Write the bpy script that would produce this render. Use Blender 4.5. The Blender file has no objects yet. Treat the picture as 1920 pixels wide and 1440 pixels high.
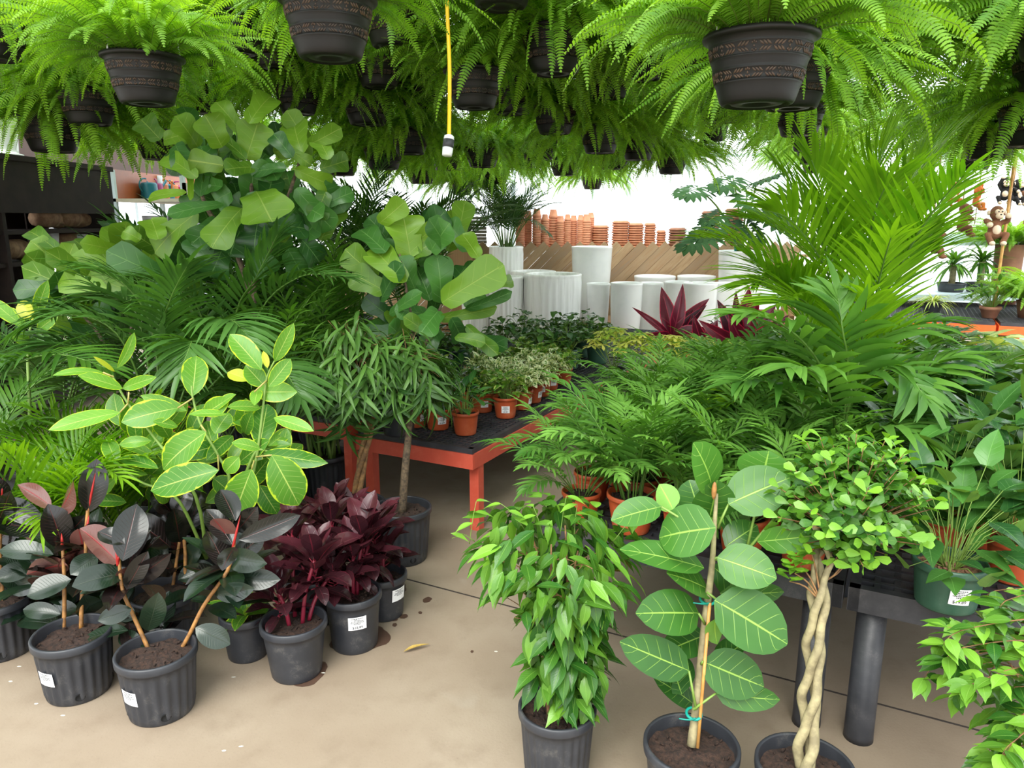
import bpy, math, random
import numpy as np
from mathutils import Vector
# ------------------------------------------------------------------ basics
S = bpy.context.scene
COL = S.collection
PI = math.pi
H = 1.55; PITCH = math.radians(12.5); FPX = 1400.0
FW = np.array([0, math.cos(PITCH), -math.sin(PITCH)]); RT = np.array([1.0, 0, 0]); UP = np.array([0, math.sin(PITCH), math.cos(PITCH)])
CAM = np.array([0, 0, H]); Z = np.array([0, 0, 1.0])
def ray(x, y): return FW + RT * ((x - 960) / FPX) + UP * ((720 - y) / FPX)
def P(x, y, z): return CAM + ray(x, y) * z                 # world point seen at a pixel, at depth z
def onz(x, y, z):
    r = ray(x, y); return CAM + r * ((z - H) / r[2])
def nrm(v):
    l = np.linalg.norm(v); return v / l if l > 1e-9 else np.array([0, 0, 1.0])
def orth(v, d):
    v = v - d * float(v @ d)
    if np.linalg.norm(v) < 1e-4:
        v = np.array([1.0, 0, 0]) - d * d[0]
    return nrm(v)
def V3(*a): return np.array(a, float)
BV = V3(.462, .887, 0); BU = V3(-.887, .462, 0)             # axes of slab joints and benches

# ------------------------------------------------------------------ mesh builder (quads only)
class MB:
    def __init__(s): s.V = []; s.F = []; s.UV = []; s.T = []; s.M = []; s.n = 0
    def grid(s, pts, uv=None, tint=.5, mat=0, wrap=False):
        n, m = pts.shape[:2]
        if uv is None:
            uv = np.zeros((n, m, 2)); uv[..., 0] = np.linspace(0, 1, n)[:, None]; uv[..., 1] = np.linspace(0, 1, m)[None]
        idx = np.arange(n * m).reshape(n, m) + s.n
        if wrap: idx = np.concatenate([idx, idx[:, :1]], 1)
        f = np.stack([idx[:-1, :-1], idx[:-1, 1:], idx[1:, 1:], idx[1:, :-1]], -1).reshape(-1, 4)
        s.add(pts.reshape(-1, 3), f, uv.reshape(-1, 2), tint, mat, False)
    def add(s, v, f, uv=None, tint=.5, mat=0, rel=True):
        if rel: f = np.asarray(f) + s.n
        s.V.append(np.asarray(v, float)); s.F.append(f)
        s.UV.append(np.zeros((len(v), 2)) if uv is None else uv)
        s.T.append(np.full(len(f), float(tint)) if np.isscalar(tint) else tint); s.M.append(np.full(len(f), mat, np.int32)); s.n += len(v)
    def tube(s, pts, rad, sides=6, mat=0, tint=.5, cap=True):
        pts = np.asarray(pts, float); n = len(pts)
        rad = np.full(n, rad) if np.isscalar(rad) else np.interp(np.linspace(0, 1, n), np.linspace(0, 1, len(rad)), rad)
        tg = np.gradient(pts, axis=0); out = []
        up = orth(V3(.3, .2, .9), nrm(tg[0]))
        for i in range(n):
            d = nrm(tg[i]); up = orth(up, d); b = np.cross(d, up)
            a = np.linspace(0, 2 * PI, sides, endpoint=False)
            out.append(pts[i] + rad[i] * (np.cos(a)[:, None] * up + np.sin(a)[:, None] * b))
        if cap:
            out.insert(0, np.repeat(pts[:1], sides, 0)); out.append(np.repeat(pts[-1:], sides, 0))
        s.grid(np.array(out)[:, ::-1], None, tint, mat, True)
    def lathe(s, prof, seg=32, mat=0, c=(0, 0, 0), ribs=0, rdepth=0, rz=(0, 1e9), tint=.5):
        prof = np.asarray(prof, float); a = np.linspace(0, 2 * PI, seg, endpoint=False)
        r = prof[:, 0][:, None] * np.ones(seg)[None]
        if ribs:
            k = ((prof[:, 1] >= rz[0]) & (prof[:, 1] <= rz[1]))[:, None]
            r = r - k * rdepth * np.clip(np.sin(a * ribs) * 1.6, -1, 1)[None]
        pts = np.stack([r * np.cos(a), r * np.sin(a), prof[:, 1][:, None] * np.ones(seg)[None]], -1) + np.array(c)
        s.grid(pts, None, tint, mat, True)
    def box(s, c, size, ax=None, mat=0, tint=.5):
        ax = np.eye(3) if ax is None else np.array(ax)
        h = np.array(size) / 2.0; c = np.array(c, float)
        v = np.array([c + sx * h[0] * ax[0] + sy * h[1] * ax[1] + sz * h[2] * ax[2] for sx in (-1, 1) for sy in (-1, 1) for sz in (-1, 1)])
        if np.linalg.det(ax) < 0: f = [(0, 2, 3, 1)[::-1], (4, 5, 7, 6)[::-1], (0, 1, 5, 4)[::-1], (2, 6, 7, 3)[::-1], (0, 4, 6, 2)[::-1], (1, 3, 7, 5)[::-1]]
        else: f = [(0, 1, 3, 2), (4, 6, 7, 5), (0, 4, 5, 1), (2, 3, 7, 6), (0, 2, 6, 4), (1, 5, 7, 3)]
        uv = np.array([[(sx + 1) / 2, (sy + 1) / 2] for sx in (-1, 1) for sy in (-1, 1) for sz in (-1, 1)], float)
        s.add(v, np.array(f), uv, tint, mat)
    def blob(s, c, r, mat=0, tint=.5, n=8, m=10, ax=None):
        th = np.linspace(0.02, PI - .02, n); a = np.linspace(0, 2 * PI, m, endpoint=False)
        p = np.stack([np.sin(th)[:, None] * np.cos(a), np.sin(th)[:, None] * np.sin(a), np.cos(th)[:, None] * np.ones(m)], -1) * np.array(r)
        if ax is not None: p = p @ np.array(ax)
        s.grid(p[::-1] + np.array(c), None, tint, mat, True)
    def mesh(s, name, mats, off=(0, 0, 0), smooth=True):
        me = bpy.data.meshes.new(name)
        v = np.concatenate(s.V) - np.array(off); f = np.concatenate(s.F); uv = np.concatenate(s.UV)
        me.vertices.add(len(v)); me.vertices.foreach_set('co', v.astype(np.float32).ravel())
        me.loops.add(f.size); me.loops.foreach_set('vertex_index', f.astype(np.int32).ravel())
        me.polygons.add(len(f)); me.polygons.foreach_set('loop_start', np.arange(0, f.size, 4, dtype=np.int32))
        me.polygons.foreach_set('material_index', np.concatenate(s.M))
        l = me.uv_layers.new(name='UVMap'); l.data.foreach_set('uv', uv[f.ravel()].astype(np.float32).ravel())
        at = me.attributes.new('tint', 'FLOAT', 'FACE'); at.data.foreach_set('value', np.concatenate(s.T).astype(np.float32))
        me.update(calc_edges=True); me.polygons.foreach_set('use_smooth', np.full(len(f), smooth))
        for m in (mats if isinstance(mats, (list, tuple)) else [mats]): me.materials.append(m)
        return me
def link(name, me, parent=None):
    o = bpy.data.objects.new(name, me); COL.objects.link(o); o.parent = parent; return o
def part(name, mb, mats, root=None, world=False, smooth=True):
    off = np.array(root.location) if (world and root is not None) else (0, 0, 0)
    return link(name, mb.mesh(name, mats, off, smooth), root)
def tag(o, label=None, cat=None, group=None, kind=None):
    if label: o['label'] = label
    if cat: o['category'] = cat
    if group: o['group'] = group
    if kind: o['kind'] = kind
    return o
def thing(name, label, cat, loc=(0, 0, 0), rz=0, group=None):
    o = bpy.data.objects.new(name, None); o.empty_display_size = .05; COL.objects.link(o)
    o.location = Vector([float(q) for q in loc]); o.rotation_euler = (0, 0, rz)
    return tag(o, label, cat, group)
def copy_tree(o, parent=None):
    c = o.copy(); COL.objects.link(c); c.parent = parent
    for ch in list(o.children): copy_tree(ch, c)
    return c
def dup(o, loc, rz, label, sc=1.0, group=None):
    c = copy_tree(o); c.location = Vector([float(q) for q in loc]); c.rotation_euler = (0, 0, rz); c.scale = (sc, sc, sc); c['label'] = label
    if group: c['group'] = group
    return c
class First:                                                 # first placement uses the prototype itself
    def __init__(s, o): s.o = o; s.used = False
    def put(s, loc, rz, label, sc=1.0, group=None):
        if s.used: return dup(s.o, loc, rz, label, sc, group)
        s.used = True; o = s.o
        s.o = o
        o.location = Vector([float(q) for q in loc]); o.rotation_euler = (0, 0, rz); o.scale = (sc, sc, sc); o['label'] = label
        if group: o['group'] = group
        return o

# ------------------------------------------------------------------ materials
def lin(r, g, b):
    f = lambda c: c / 12.92 if c <= .04045 else ((c + .055) / 1.055) ** 2.4
    return (f(r / 255), f(g / 255), f(b / 255), 1)
class NT:
    def __init__(s, name):
        s.m = bpy.data.materials.new(name); s.m.use_nodes = True; s.t = s.m.node_tree; s.t.nodes.clear()
        s.out = s.t.nodes.new('ShaderNodeOutputMaterial')
    def n(s, typ, **k):
        x = s.t.nodes.new(typ)
        for a, b in k.items(): setattr(x, a, b)
        return x
    def l(s, a, b): s.t.links.new(a, b)
    def set(s, sock, v):
        if isinstance(v, bpy.types.NodeSocket): s.l(v, sock)
        else: sock.default_value = v
    def math(s, op, a, b=0.0, c=0.0, clamp=False):
        x = s.n('ShaderNodeMath', operation=op, use_clamp=clamp); s.set(x.inputs[0], a); s.set(x.inputs[1], b)
        if op in ('MULTIPLY_ADD', 'SMOOTH_MIN'): s.set(x.inputs[2], c)
        return x.outputs[0]
    def mix(s, f, a, b, mode='MIX'):
        x = s.n('ShaderNodeMix', data_type='RGBA', blend_type=mode); s.set(x.inputs[0], f); s.set(x.inputs[6], a); s.set(x.inputs[7], b); return x.outputs[2]
    def ramp(s, f, lo, hi):
        x = s.n('ShaderNodeMapRange', interpolation_type='SMOOTHSTEP'); s.set(x.inputs[0], f); s.set(x.inputs[1], lo); s.set(x.inputs[2], hi); return x.outputs[0]
    def noise(s, vec, scale, detail=2.0, rough=.5):
        x = s.n('ShaderNodeTexNoise'); x.inputs['Scale'].default_value = scale; x.inputs['Detail'].default_value = detail; x.inputs['Roughness'].default_value = rough
        if vec is not None: s.l(vec, x.inputs['Vector'])
        return x.outputs[0]
    def bsdf(s, col, rough=.5, metal=0.0, spec=.5):
        x = s.n('ShaderNodeBsdfPrincipled'); s.set(x.inputs['Base Color'], col); s.set(x.inputs['Roughness'], rough); x.inputs['Metallic'].default_value = metal
        x.inputs['Specular IOR Level'].default_value = spec
        return x
    def done(s, sh): s.l(sh, s.out.inputs[0]); return s.m
def attr(t, name='tint'):
    return t.n('ShaderNodeAttribute', attribute_name=name).outputs['Fac']
def simple(name, c, rough=.5, metal=0, spec=.5, var=.12, scale=20, c2=None, bump=0, bscale=60):
    t = NT(name); co = t.n('ShaderNodeTexCoord').outputs['Object']
    n = t.noise(co, scale, 4, .6)
    cc = t.mix(t.ramp(n, .3, .7), c, c2 if c2 else tuple(x * (1 - var * 2) for x in c[:3]) + (1,))
    b = t.bsdf(cc, rough, metal, spec)
    if bump:
        bp = t.n('ShaderNodeBump'); bp.inputs['Strength'].default_value = bump; bp.inputs['Distance'].default_value = .004
        t.l(t.noise(co, bscale, 4, .6), bp.inputs['Height']); t.l(bp.outputs[0], b.inputs['Normal'])
    return t.done(b.outputs[0])
def leafmat(name, c1, c2, back=None, vein=None, vf=8, vs=.5, mid=.05, margin=None, mw=.25, mn=.5, rough=.38, trans=.3, tr=(1.25, 1.15, .45), spec=.38, blotch=None, bl=.5, sweep=.55, gain=1.12):
    g_ = lambda c: None if c is None else (min(.9, (c[0] + .1 * max(0, c[1] - c[0])) * gain), min(.9, c[1] * gain * .96), min(.9, c[2] * gain), 1)
    c1, c2, back = g_(c1), g_(c2), g_(back)
    t = NT(name)
    uv = t.n('ShaderNodeUVMap', uv_map='UVMap').outputs[0]
    sp = t.n('ShaderNodeSeparateXYZ'); t.l(uv, sp.inputs[0]); u, v = sp.outputs[0], sp.outputs[1]
    av = t.math('MULTIPLY', t.math('ABSOLUTE', t.math('SUBTRACT', v, .5)), 2.0)
    ti = attr(t); co = t.n('ShaderNodeTexCoord').outputs['Object']
    big = t.noise(co, 9, 2)
    col = t.mix(t.math('ADD', ti, t.math('MULTIPLY', t.math('SUBTRACT', big, .5), .5), clamp=True), c1, c2)
    if blotch:
        nb = t.noise(co, 55, 2, .5)
        nb = t.math('ADD', nb, t.math('MULTIPLY', av, .18))
        col = t.mix(t.ramp(nb, bl, bl + .03), col, blotch)
    if margin:
        nn = t.noise(co, 38, 3, .6)
        e = t.math('ADD', av, t.math('MULTIPLY', t.math('SUBTRACT', nn, .5), mn))
        e2 = t.math('MAXIMUM', e, t.math('ADD', t.math('MULTIPLY', u, 0.6), .05))
        col = t.mix(t.ramp(e, 1 - mw, 1 - mw + .1), col, margin)
    hv = None
    if vein:
        m1 = t.math('SUBTRACT', 1.0, t.ramp(av, mid * .4, mid))
        ph = t.math('FRACT', t.math('MULTIPLY', t.math('SUBTRACT', u, t.math('MULTIPLY', av, sweep * .35)), float(vf)))
        d = t.math('ABSOLUTE', t.math('SUBTRACT', ph, .5))
        m2 = t.math('MULTIPLY', t.math('SUBTRACT', 1.0, t.ramp(d, .008, .05)), t.math('SUBTRACT', 1.0, t.ramp(av, .6, .98)))
        mk = t.math('MAXIMUM', m1, t.math('MULTIPLY', m2, .55))
        col = t.mix(t.math('MULTIPLY', mk, vs), col, vein); hv = mk
    if back:
        g = t.n('ShaderNodeNewGeometry').outputs['Backfacing']
        bc = t.mix(t.math('MULTIPLY', t.math('SUBTRACT', 1.0, t.ramp(av, .03, .09)), 1.0 if vein else 0.0), back, vein if vein else back)
        col = t.mix(g, col, bc)
    b = t.bsdf(col, rough, 0, spec)
    if hv is not None:
        bp = t.n('ShaderNodeBump', invert=True); bp.inputs['Strength'].default_value = .35; bp.inputs['Distance'].default_value = .003
        t.l(hv, bp.inputs['Height']); t.l(bp.outputs[0], b.inputs['Normal'])
    if trans > 0:
        tl = t.n('ShaderNodeBsdfTranslucent'); t.l(t.mix(1.0, col, tr + (1,), 'MULTIPLY'), tl.inputs[0])
        mx = t.n('ShaderNodeMixShader'); mx.inputs[0].default_value = trans; t.l(b.outputs[0], mx.inputs[1]); t.l(tl.outputs[0], mx.inputs[2])
        return t.done(mx.outputs[0])
    return t.done(b.outputs[0])

# ------------------------------------------------------------------ leaves
TAB = dict(
    ovate=[(0, .0), (.08, .45), (.2, .8), (.35, 1), (.6, .85), (.8, .5), (.93, .2), (1, .02)],
    ellip=[(0, .03), (.1, .45), (.25, .8), (.5, 1), (.72, .88), (.88, .52), (.96, .2), (1, .02)],
    fiddle=[(0, .15), (.06, .5), (.2, .66), (.4, .68), (.6, .88), (.78, 1), (.9, .86), (.97, .5), (1, .05)],
    lance=[(0, .08), (.1, .5), (.3, 1), (.6, .8), (.85, .35), (1, .02)],
    strap=[(0, .3), (.1, .75), (.3, 1), (.6, .85), (.85, .42), (1, .03)],
    obov=[(0, .1), (.2, .45), (.45, .82), (.7, 1), (.88, .82), (.97, .42), (1, .05)],
    drip=[(0, .02), (.1, .5), (.3, .95), (.45, 1), (.65, .75), (.8, .36), (.9, .12), (1, .02)],
    round=[(0, .05), (.06, .45), (.2, .84), (.4, 1), (.65, .93), (.85, .62), (.95, .32), (1, .05)],
    heart=[(0, .4), (.05, .8), (.2, 1), (.4, .92), (.65, .62), (.85, .28), (1, .02)])
def smooth_tab(v):
    x = np.array([a for a, b in v], float); y = np.array([b for a, b in v], float); q = np.linspace(0, 1, 61); m = np.gradient(y, x); i = np.clip(np.searchsorted(x, q, side='right') - 1, 0, len(x) - 2)
    h = x[i + 1] - x[i]; f = (q - x[i]) / h
    r = (2 * f ** 3 - 3 * f ** 2 + 1) * y[i] + (f ** 3 - 2 * f ** 2 + f) * h * m[i] + (-2 * f ** 3 + 3 * f ** 2) * y[i + 1] + (f ** 3 - f ** 2) * h * m[i + 1]
    return q, np.clip(r, .015, 1.05)
PROF = {k: smooth_tab(v) for k, v in TAB.items()}
def leaf(mb, base, d, n, L, W, prof='ellip', seg=6, cols=3, droop=.4, fold=.25, tint=.5, wave=0, mat=0, twist=0.0, rnd=random):
    x, y = PROF[prof]; t = np.linspace(0, 1, seg + 1)
    n = orth(n, d); s0 = np.cross(d, n)
    am = droop * (t[:-1] + t[1:]) / 2; st = np.cos(am)[:, None] * d - np.sin(am)[:, None] * n
    sp = base + np.concatenate([np.zeros((1, 3)), np.cumsum(st, 0)]) * (L / seg)
    a = droop * t; nor = np.sin(a)[:, None] * d + np.cos(a)[:, None] * n; sd = np.repeat(s0[None], seg + 1, 0)
    if twist:
        c, q = np.cos(twist * t)[:, None], np.sin(twist * t)[:, None]; nor, sd = nor * c + sd * q, sd * c - nor * q
    hw = W / 2 * np.interp(t, x, y); vs = np.linspace(-1, 1, cols)
    h = np.abs(vs)[None] * hw[:, None] * math.sin(fold)
    if wave:
        ph = rnd.random() * 6
        h = h + W * wave * np.sin(t * 9 + ph)[:, None] * np.where(vs > 0, vs, 0)[None] + W * wave * np.sin(t * 8 + ph * 2)[:, None] * np.where(vs < 0, -vs, 0)[None]
    pts = sp[:, None] + sd[:, None] * (hw[:, None] * vs[None] * math.cos(fold))[..., None] + nor[:, None] * h[..., None]
    uv = np.zeros((seg + 1, cols, 2)); uv[..., 0] = t[:, None]; uv[..., 1] = (vs * .5 + .5)[None]
    mb.grid(pts, uv, tint, mat)
    return sp[-1]
def hleaf(mb, b3, t3, W, prof, face=0., droop=.5, **k):        # leaf from base point to tip point, turned towards the aisle
    ch = t3 - b3; L = np.linalg.norm(ch); c = ch / L
    n = orth(nrm(CAM + V3(0, 0, .9) - b3), c)
    b = np.cross(c, n); n = n * math.cos(face) + b * math.sin(face)
    d = nrm(c * math.cos(droop / 2) + n * math.sin(droop / 2))
    leaf(mb, b3, d, orth(n, d), L * (1 + droop * droop / 24), W, prof, droop=droop, **k)
def dirv(az, el): return V3(math.cos(el) * math.cos(az), math.cos(el) * math.sin(az), math.sin(el))
def arc(p0, az, el, L, droop, n=12, pw=1.2):
    t = (np.arange(n) + .5) / n; e = el - droop * t ** pw
    st = np.stack([np.cos(e) * math.cos(az), np.cos(e) * math.sin(az), np.sin(e)], -1) * (L / n)
    return p0 + np.concatenate([np.zeros((1, 3)), np.cumsum(st, 0)])
def bez(a, b, c, n=14):
    t = np.linspace(0, 1, n + 1)[:, None]; return (1 - t) ** 2 * a + 2 * t * (1 - t) * b + t * t * c
def bez4(pts, n=20):                                           # smooth curve through points
    pts = np.array(pts, float); m = len(pts); x = np.linspace(0, m - 1, n + 1); out = []
    for q in x:
        i = min(int(q), m - 2); f = q - i
        p0 = pts[max(i - 1, 0)]; p1 = pts[i]; p2 = pts[i + 1]; p3 = pts[min(i + 2, m - 1)]
        out.append(.5 * ((2 * p1) + (-p0 + p2) * f + (2 * p0 - 5 * p1 + 4 * p2 - p3) * f * f + (-p0 + 3 * p1 - 3 * p2 + p3) * f ** 3))
    return np.array(out)
def frond(mb, path, nl, ll, lw, t0=.25, sw0=1.1, sw1=.45, vee=.35, hang=.6, tint=.5, seg=4, prof='strap', r=.004, mat=0, smat=1, rnd=random, end=True, up=None, fold=.3):
    n = len(path) - 1; mb.tube(path, [r, r * .7, r * .3], 4, smat, .5, cap=False)
    tg = np.gradient(path, axis=0); ts = np.linspace(0, 1, n + 1)
    for i in range(nl):
        f = (i + .5) / nl; t = t0 + (1 - t0) * f
        p = np.array([np.interp(t, ts, path[:, k]) for k in range(3)]); T = nrm(np.array([np.interp(t, ts, tg[:, k]) for k in range(3)]))
        N = orth(Z if up is None else up, T); Sd = np.cross(T, N)
        sw = sw0 + (sw1 - sw0) * f; ln = ll * (.6 + .4 * math.sin(PI * min(1, f * .9 + .12))) * (1 - .35 * f ** 3)
        for sd in (-1, 1):
            a = sw + rnd.uniform(-.08, .08)
            d = nrm(T * math.cos(a) + Sd * sd * math.sin(a) + N * math.sin(vee) * (1 - .5 * f) + rnd.uniform(-.06, .06) * N)
            leaf(mb, p, d, orth(N - sd * .3 * Sd, d), ln * rnd.uniform(.9, 1.08), lw, prof, seg, 3, hang * rnd.uniform(.6, 1.4), fold, min(1, max(0, tint + rnd.uniform(-.15, .15))), 0, mat)
    if end: leaf(mb, path[-1], nrm(tg[-1]), orth(Z if up is None else up, nrm(tg[-1])), ll * .6, lw, prof, seg, 3, hang * .5, fold, tint, 0, mat)

# ------------------------------------------------------------------ pots and labels
def pot_prof(rt, rb, h, lip=.006, lh=.028, th=.004, nz=8):
    pr = [(.0005, .004), (rb * .9, .004), (rb * .97, 0.0), (rb, .004)]
    for i in range(1, nz + 1):
        f = i / nz; z = .004 + (h - lh - .004) * f; pr.append((rb + (rt - rb) * (z / h), z))
    pr += [(rt + lip * .9, h - lh + .002), (rt + lip, h - lh + .006), (rt + lip, h - .004), (rt + lip * .6, h), (rt - th + .001, h), (rt - th, h - .004), (rt - th * 1.5, h - lh), (rb * .9, .01), (.0005, .01)]
    return pr
def pot_mb(rt, rb, h, ribs=0, rd=.0028, lip=.006, lh=.028, seg=None, holes=0):
    mb = MB(); pr = pot_prof(rt, rb, h, lip, lh)
    mb.lathe(pr, seg or (ribs * 6 if ribs else 40), 0, ribs=ribs, rdepth=rd, rz=(.012, h - lh - .002))
    for i in range(holes):
        a = 2 * PI * (i + .35) / holes; c = V3((rb + .0015) * math.cos(a), (rb + .0015) * math.sin(a), .028)
        t = V3(-math.sin(a), math.cos(a), 0); o = V3(math.cos(a), math.sin(a), 0)
        ang = np.linspace(0, 2 * PI, 14, endpoint=False)
        ring = lambda q, e: c + e * o + q * .016 * (np.cos(ang)[:, None] * t + .85 * np.sin(ang)[:, None] * Z)
        mb.grid(np.array([ring(1.0, .0005), ring(.85, .0025), ring(.8, .0005), ring(.02, .0005)])[:, ::-1], None, .5, 1, True)
    return mb
def soil_mb(r, z, seed=0, bump=.006):
    rs = np.random.RandomState(seed); n, m = 8, 30; mb = MB()
    rr = np.linspace(.0005, r, n); a = np.linspace(0, 2 * PI, m, endpoint=False)
    zz = rs.uniform(-bump, bump, (n, m)); zz[0] = zz[0, 0]
    p = np.stack([rr[:, None] * np.cos(a), rr[:, None] * np.sin(a), z + zz + .006 * (1 - (rr / r) ** 2)[:, None]], -1)
    mb.grid(p, None, .5, 0, True)
    for i in range(26):
        q = r * .9 * math.sqrt(rs.rand()); b = rs.rand() * 6.3; s = rs.uniform(.003, .008)
        ax = np.linalg.qr(rs.randn(3, 3))[0]
        if np.linalg.det(ax) < 0: ax[0] *= -1
        mb.box((q * math.cos(b), q * math.sin(b), z + .006), (s * 2.2, s, s * .7), ax, 0, rs.rand())
    return mb
TXT = {}
def text_mesh(s):
    if s not in TXT:
        cu = bpy.data.curves.new('t', 'FONT'); cu.body = s; cu.align_x = 'CENTER'; cu.size = 1; cu.resolution_u = 3; cu.offset = .012
        o = bpy.data.objects.new('t', cu); COL.objects.link(o); dg = bpy.context.evaluated_depsgraph_get()
        me = bpy.data.meshes.new_from_object(o.evaluated_get(dg)); v = [tuple(q.co) for q in me.vertices]; f = [tuple(p.vertices) for p in me.polygons]
        bpy.data.objects.remove(o); bpy.data.curves.remove(cu); bpy.data.meshes.remove(me); TXT[s] = (v, f)
    return TXT[s]
def price_label(root, rt, rb, h, az, price, w=.062, hh=.045, z0=None, seed=0, tilt=0, lip=.0):
    """white sticker wrapped on the pot wall, facing azimuth az, with small print and a price"""
    z0 = h * .42 if z0 is None else z0; rs = random.Random(seed)
    V, F, MI = [], [], []
    def put(x, y, e):
        x, y = x * math.cos(tilt) - y * math.sin(tilt), x * math.sin(tilt) + y * math.cos(tilt)
        z = z0 + y; r = rb + (rt - rb) * z / h + e + lip; a = az + x / r
        return (r * math.cos(a), r * math.sin(a), z)
    nx = 12
    def quad(x0, x1, y0, y1, e, m, k):
        for i in range(k):
            a, b = x0 + (x1 - x0) * i / k, x0 + (x1 - x0) * (i + 1) / k; n = len(V)
            V.extend([put(a, y0, e), put(b, y0, e), put(b, y1, e), put(a, y1, e)]); F.append((n, n + 1, n + 2, n + 3)); MI.append(m)
    quad(-w / 2, w / 2, -hh / 2, hh / 2, .0014, 0, nx)
    for j, wd in enumerate((.62, .34, .66, .74, .4)):
        y = hh * (.38 - .105 * j); x = -w * wd / 2
        while x < w * wd / 2:
            l = w * rs.uniform(.035, .1); quad(x, min(x + l, w * wd / 2), y - hh * .028, y + hh * .028, .0019, 1, 1); x += l + w * .022
    if price:
        v, f = text_mesh(price); n = len(V); sc = hh * .27
        for q in v: V.append(put(q[0] * sc, q[1] * sc - hh * .4, .0019))
        for q in f: F.append(tuple(i + n for i in q)); MI.append(1)
    me = bpy.data.meshes.new('price_label'); me.from_pydata(V, [], F); me.materials.append(M['paper']); me.materials.append(M['ink'])
    me.polygons.foreach_set('material_index', MI); me.update()
    return link('price_label', me, root)
def black_pot(root, rt=.112, rb=.092, h=.225, ribs=22, label=None, seed=0, az=-PI / 2, w=.06, holes=4, soilz=.035, mat='blackpot', z0=None, rd=.0028, tilt=0):
    pt = part('pot', pot_mb(rt, rb, h, ribs, rd, holes=holes), [M[mat], M['dark']], root)
    part('soil', soil_mb(rt - .006, h - soilz, seed), M['soil'], root)
    if label is not None: tag(price_label(pt, rt, rb, h, az, label, w, w * .78, z0, seed, tilt, .002), 'white price sticker')
def toward(loc): return math.atan2(-loc[1], -loc[0])
SKY = 1.9; SUN = 3.0; EXPO = 0.8
# ------------------------------------------------------------------ materials used
M = {}
def pw(r, g, b, k=1.0): c = lin(r, g, b); return (c[0] * k, c[1] * k, c[2] * k, 1)
M['fern'] = leafmat('fern_leaf', lin(52, 116, 30), lin(140, 198, 60), rough=.5, trans=.48, tr=(1.3, 1.2, .35))
M['fernstem'] = simple('fern_stem', lin(96, 120, 40), .5)
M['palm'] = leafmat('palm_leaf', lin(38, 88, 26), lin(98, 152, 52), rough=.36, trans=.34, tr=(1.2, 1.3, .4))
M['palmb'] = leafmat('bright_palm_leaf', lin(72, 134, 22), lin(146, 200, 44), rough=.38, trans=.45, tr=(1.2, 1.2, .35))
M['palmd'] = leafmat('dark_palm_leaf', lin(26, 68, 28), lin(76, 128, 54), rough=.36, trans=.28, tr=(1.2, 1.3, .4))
M['parlor'] = leafmat('parlor_palm_leaf', lin(42, 98, 32), lin(116, 174, 72), rough=.4, trans=.36, tr=(1.15, 1.2, .45))
M['palmstem'] = simple('palm_stem', lin(92, 128, 52), .45, scale=30)
M['altis'] = leafmat('variegated_ficus_leaf', lin(40, 108, 32), lin(100, 160, 52), back=lin(140, 180, 60), vein=lin(206, 220, 120), vf=9, vs=.6, margin=lin(188, 212, 54), mw=.13, mn=.5, rough=.28, trans=.3, tr=(1.2, 1.15, .4))
M['altyoung'] = leafmat('young_ficus_leaf', lin(150, 190, 50), lin(210, 210, 70), vein=lin(230, 226, 130), vf=8, vs=.4, rough=.35, trans=.35, gain=1.0)
M['rubber'] = leafmat('rubber_plant_leaf', lin(14, 22, 15), lin(27, 22, 21), back=lin(96, 62, 54), vein=lin(120, 40, 40), vf=14, vs=.22, mid=.05, rough=.17, trans=.03, tr=(1, .6, .5), spec=.5, gain=1.0)
M['rubberg'] = leafmat('rubber_plant_green_leaf', lin(13, 33, 21), lin(25, 46, 30), back=lin(86, 72, 56), vein=lin(70, 76, 56), vf=14, vs=.2, mid=.045, rough=.24, trans=.04, spec=.6, gain=1.0)
M['red'] = leafmat('red_leaf_sheath', lin(150, 24, 30), lin(196, 60, 50), rough=.35, trans=.2, tr=(1.2, .5, .4), gain=1.0)
M['cordy'] = leafmat('maroon_cordyline_leaf', lin(34, 22, 24), lin(78, 34, 42), back=lin(66, 36, 42), vein=lin(120, 44, 58), vf=3, vs=.25, margin=lin(140, 40, 62), mw=.05, mn=.06, rough=.24, trans=.1, tr=(1.3, .5, .6), gain=1.0)
M['cordyred'] = leafmat('pink_cordyline_stalk', lin(96, 24, 40), lin(150, 40, 60), rough=.35, trans=.1, tr=(1.2, .5, .6), gain=1.0)
M['tired'] = leafmat('red_cordyline_leaf', lin(50, 24, 34), lin(122, 28, 52), vein=lin(200, 70, 96), vf=2, vs=.45, mid=.1, margin=lin(196, 40, 76), mw=.16, mn=.25, rough=.3, trans=.25, tr=(1.3, .5, .6), gain=1.0)
M['audrey'] = leafmat('audrey_ficus_leaf', lin(30, 84, 30), lin(68, 130, 46), back=lin(112, 168, 78), vein=lin(166, 204, 92), vf=6, vs=.7, mid=.05, rough=.33, trans=.26, tr=(1.15, 1.2, .45))
M['fiddle'] = leafmat('fiddle_leaf', lin(38, 88, 26), lin(104, 150, 40), back=lin(98, 138, 48), vein=lin(156, 178, 84), vf=5, vs=.6, mid=.045, rough=.34, trans=.28, tr=(1.2, 1.2, .4))
M['fiddled'] = leafmat('dark_fiddle_leaf', lin(22, 68, 30), lin(60, 118, 46), back=lin(90, 138, 52), vein=lin(120, 160, 90), vf=5, vs=.5, mid=.045, rough=.32, trans=.2, tr=(1.2, 1.2, .4))
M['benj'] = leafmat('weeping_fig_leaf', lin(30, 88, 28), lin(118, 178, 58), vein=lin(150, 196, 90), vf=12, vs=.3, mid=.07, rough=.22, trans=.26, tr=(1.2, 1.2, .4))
M['mocl'] = leafmat('round_fig_leaf', lin(38, 98, 32), lin(120, 182, 52), vein=lin(140, 190, 80), vf=8, vs=.25, mid=.06, rough=.26, trans=.3, tr=(1.2, 1.2, .4))
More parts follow.
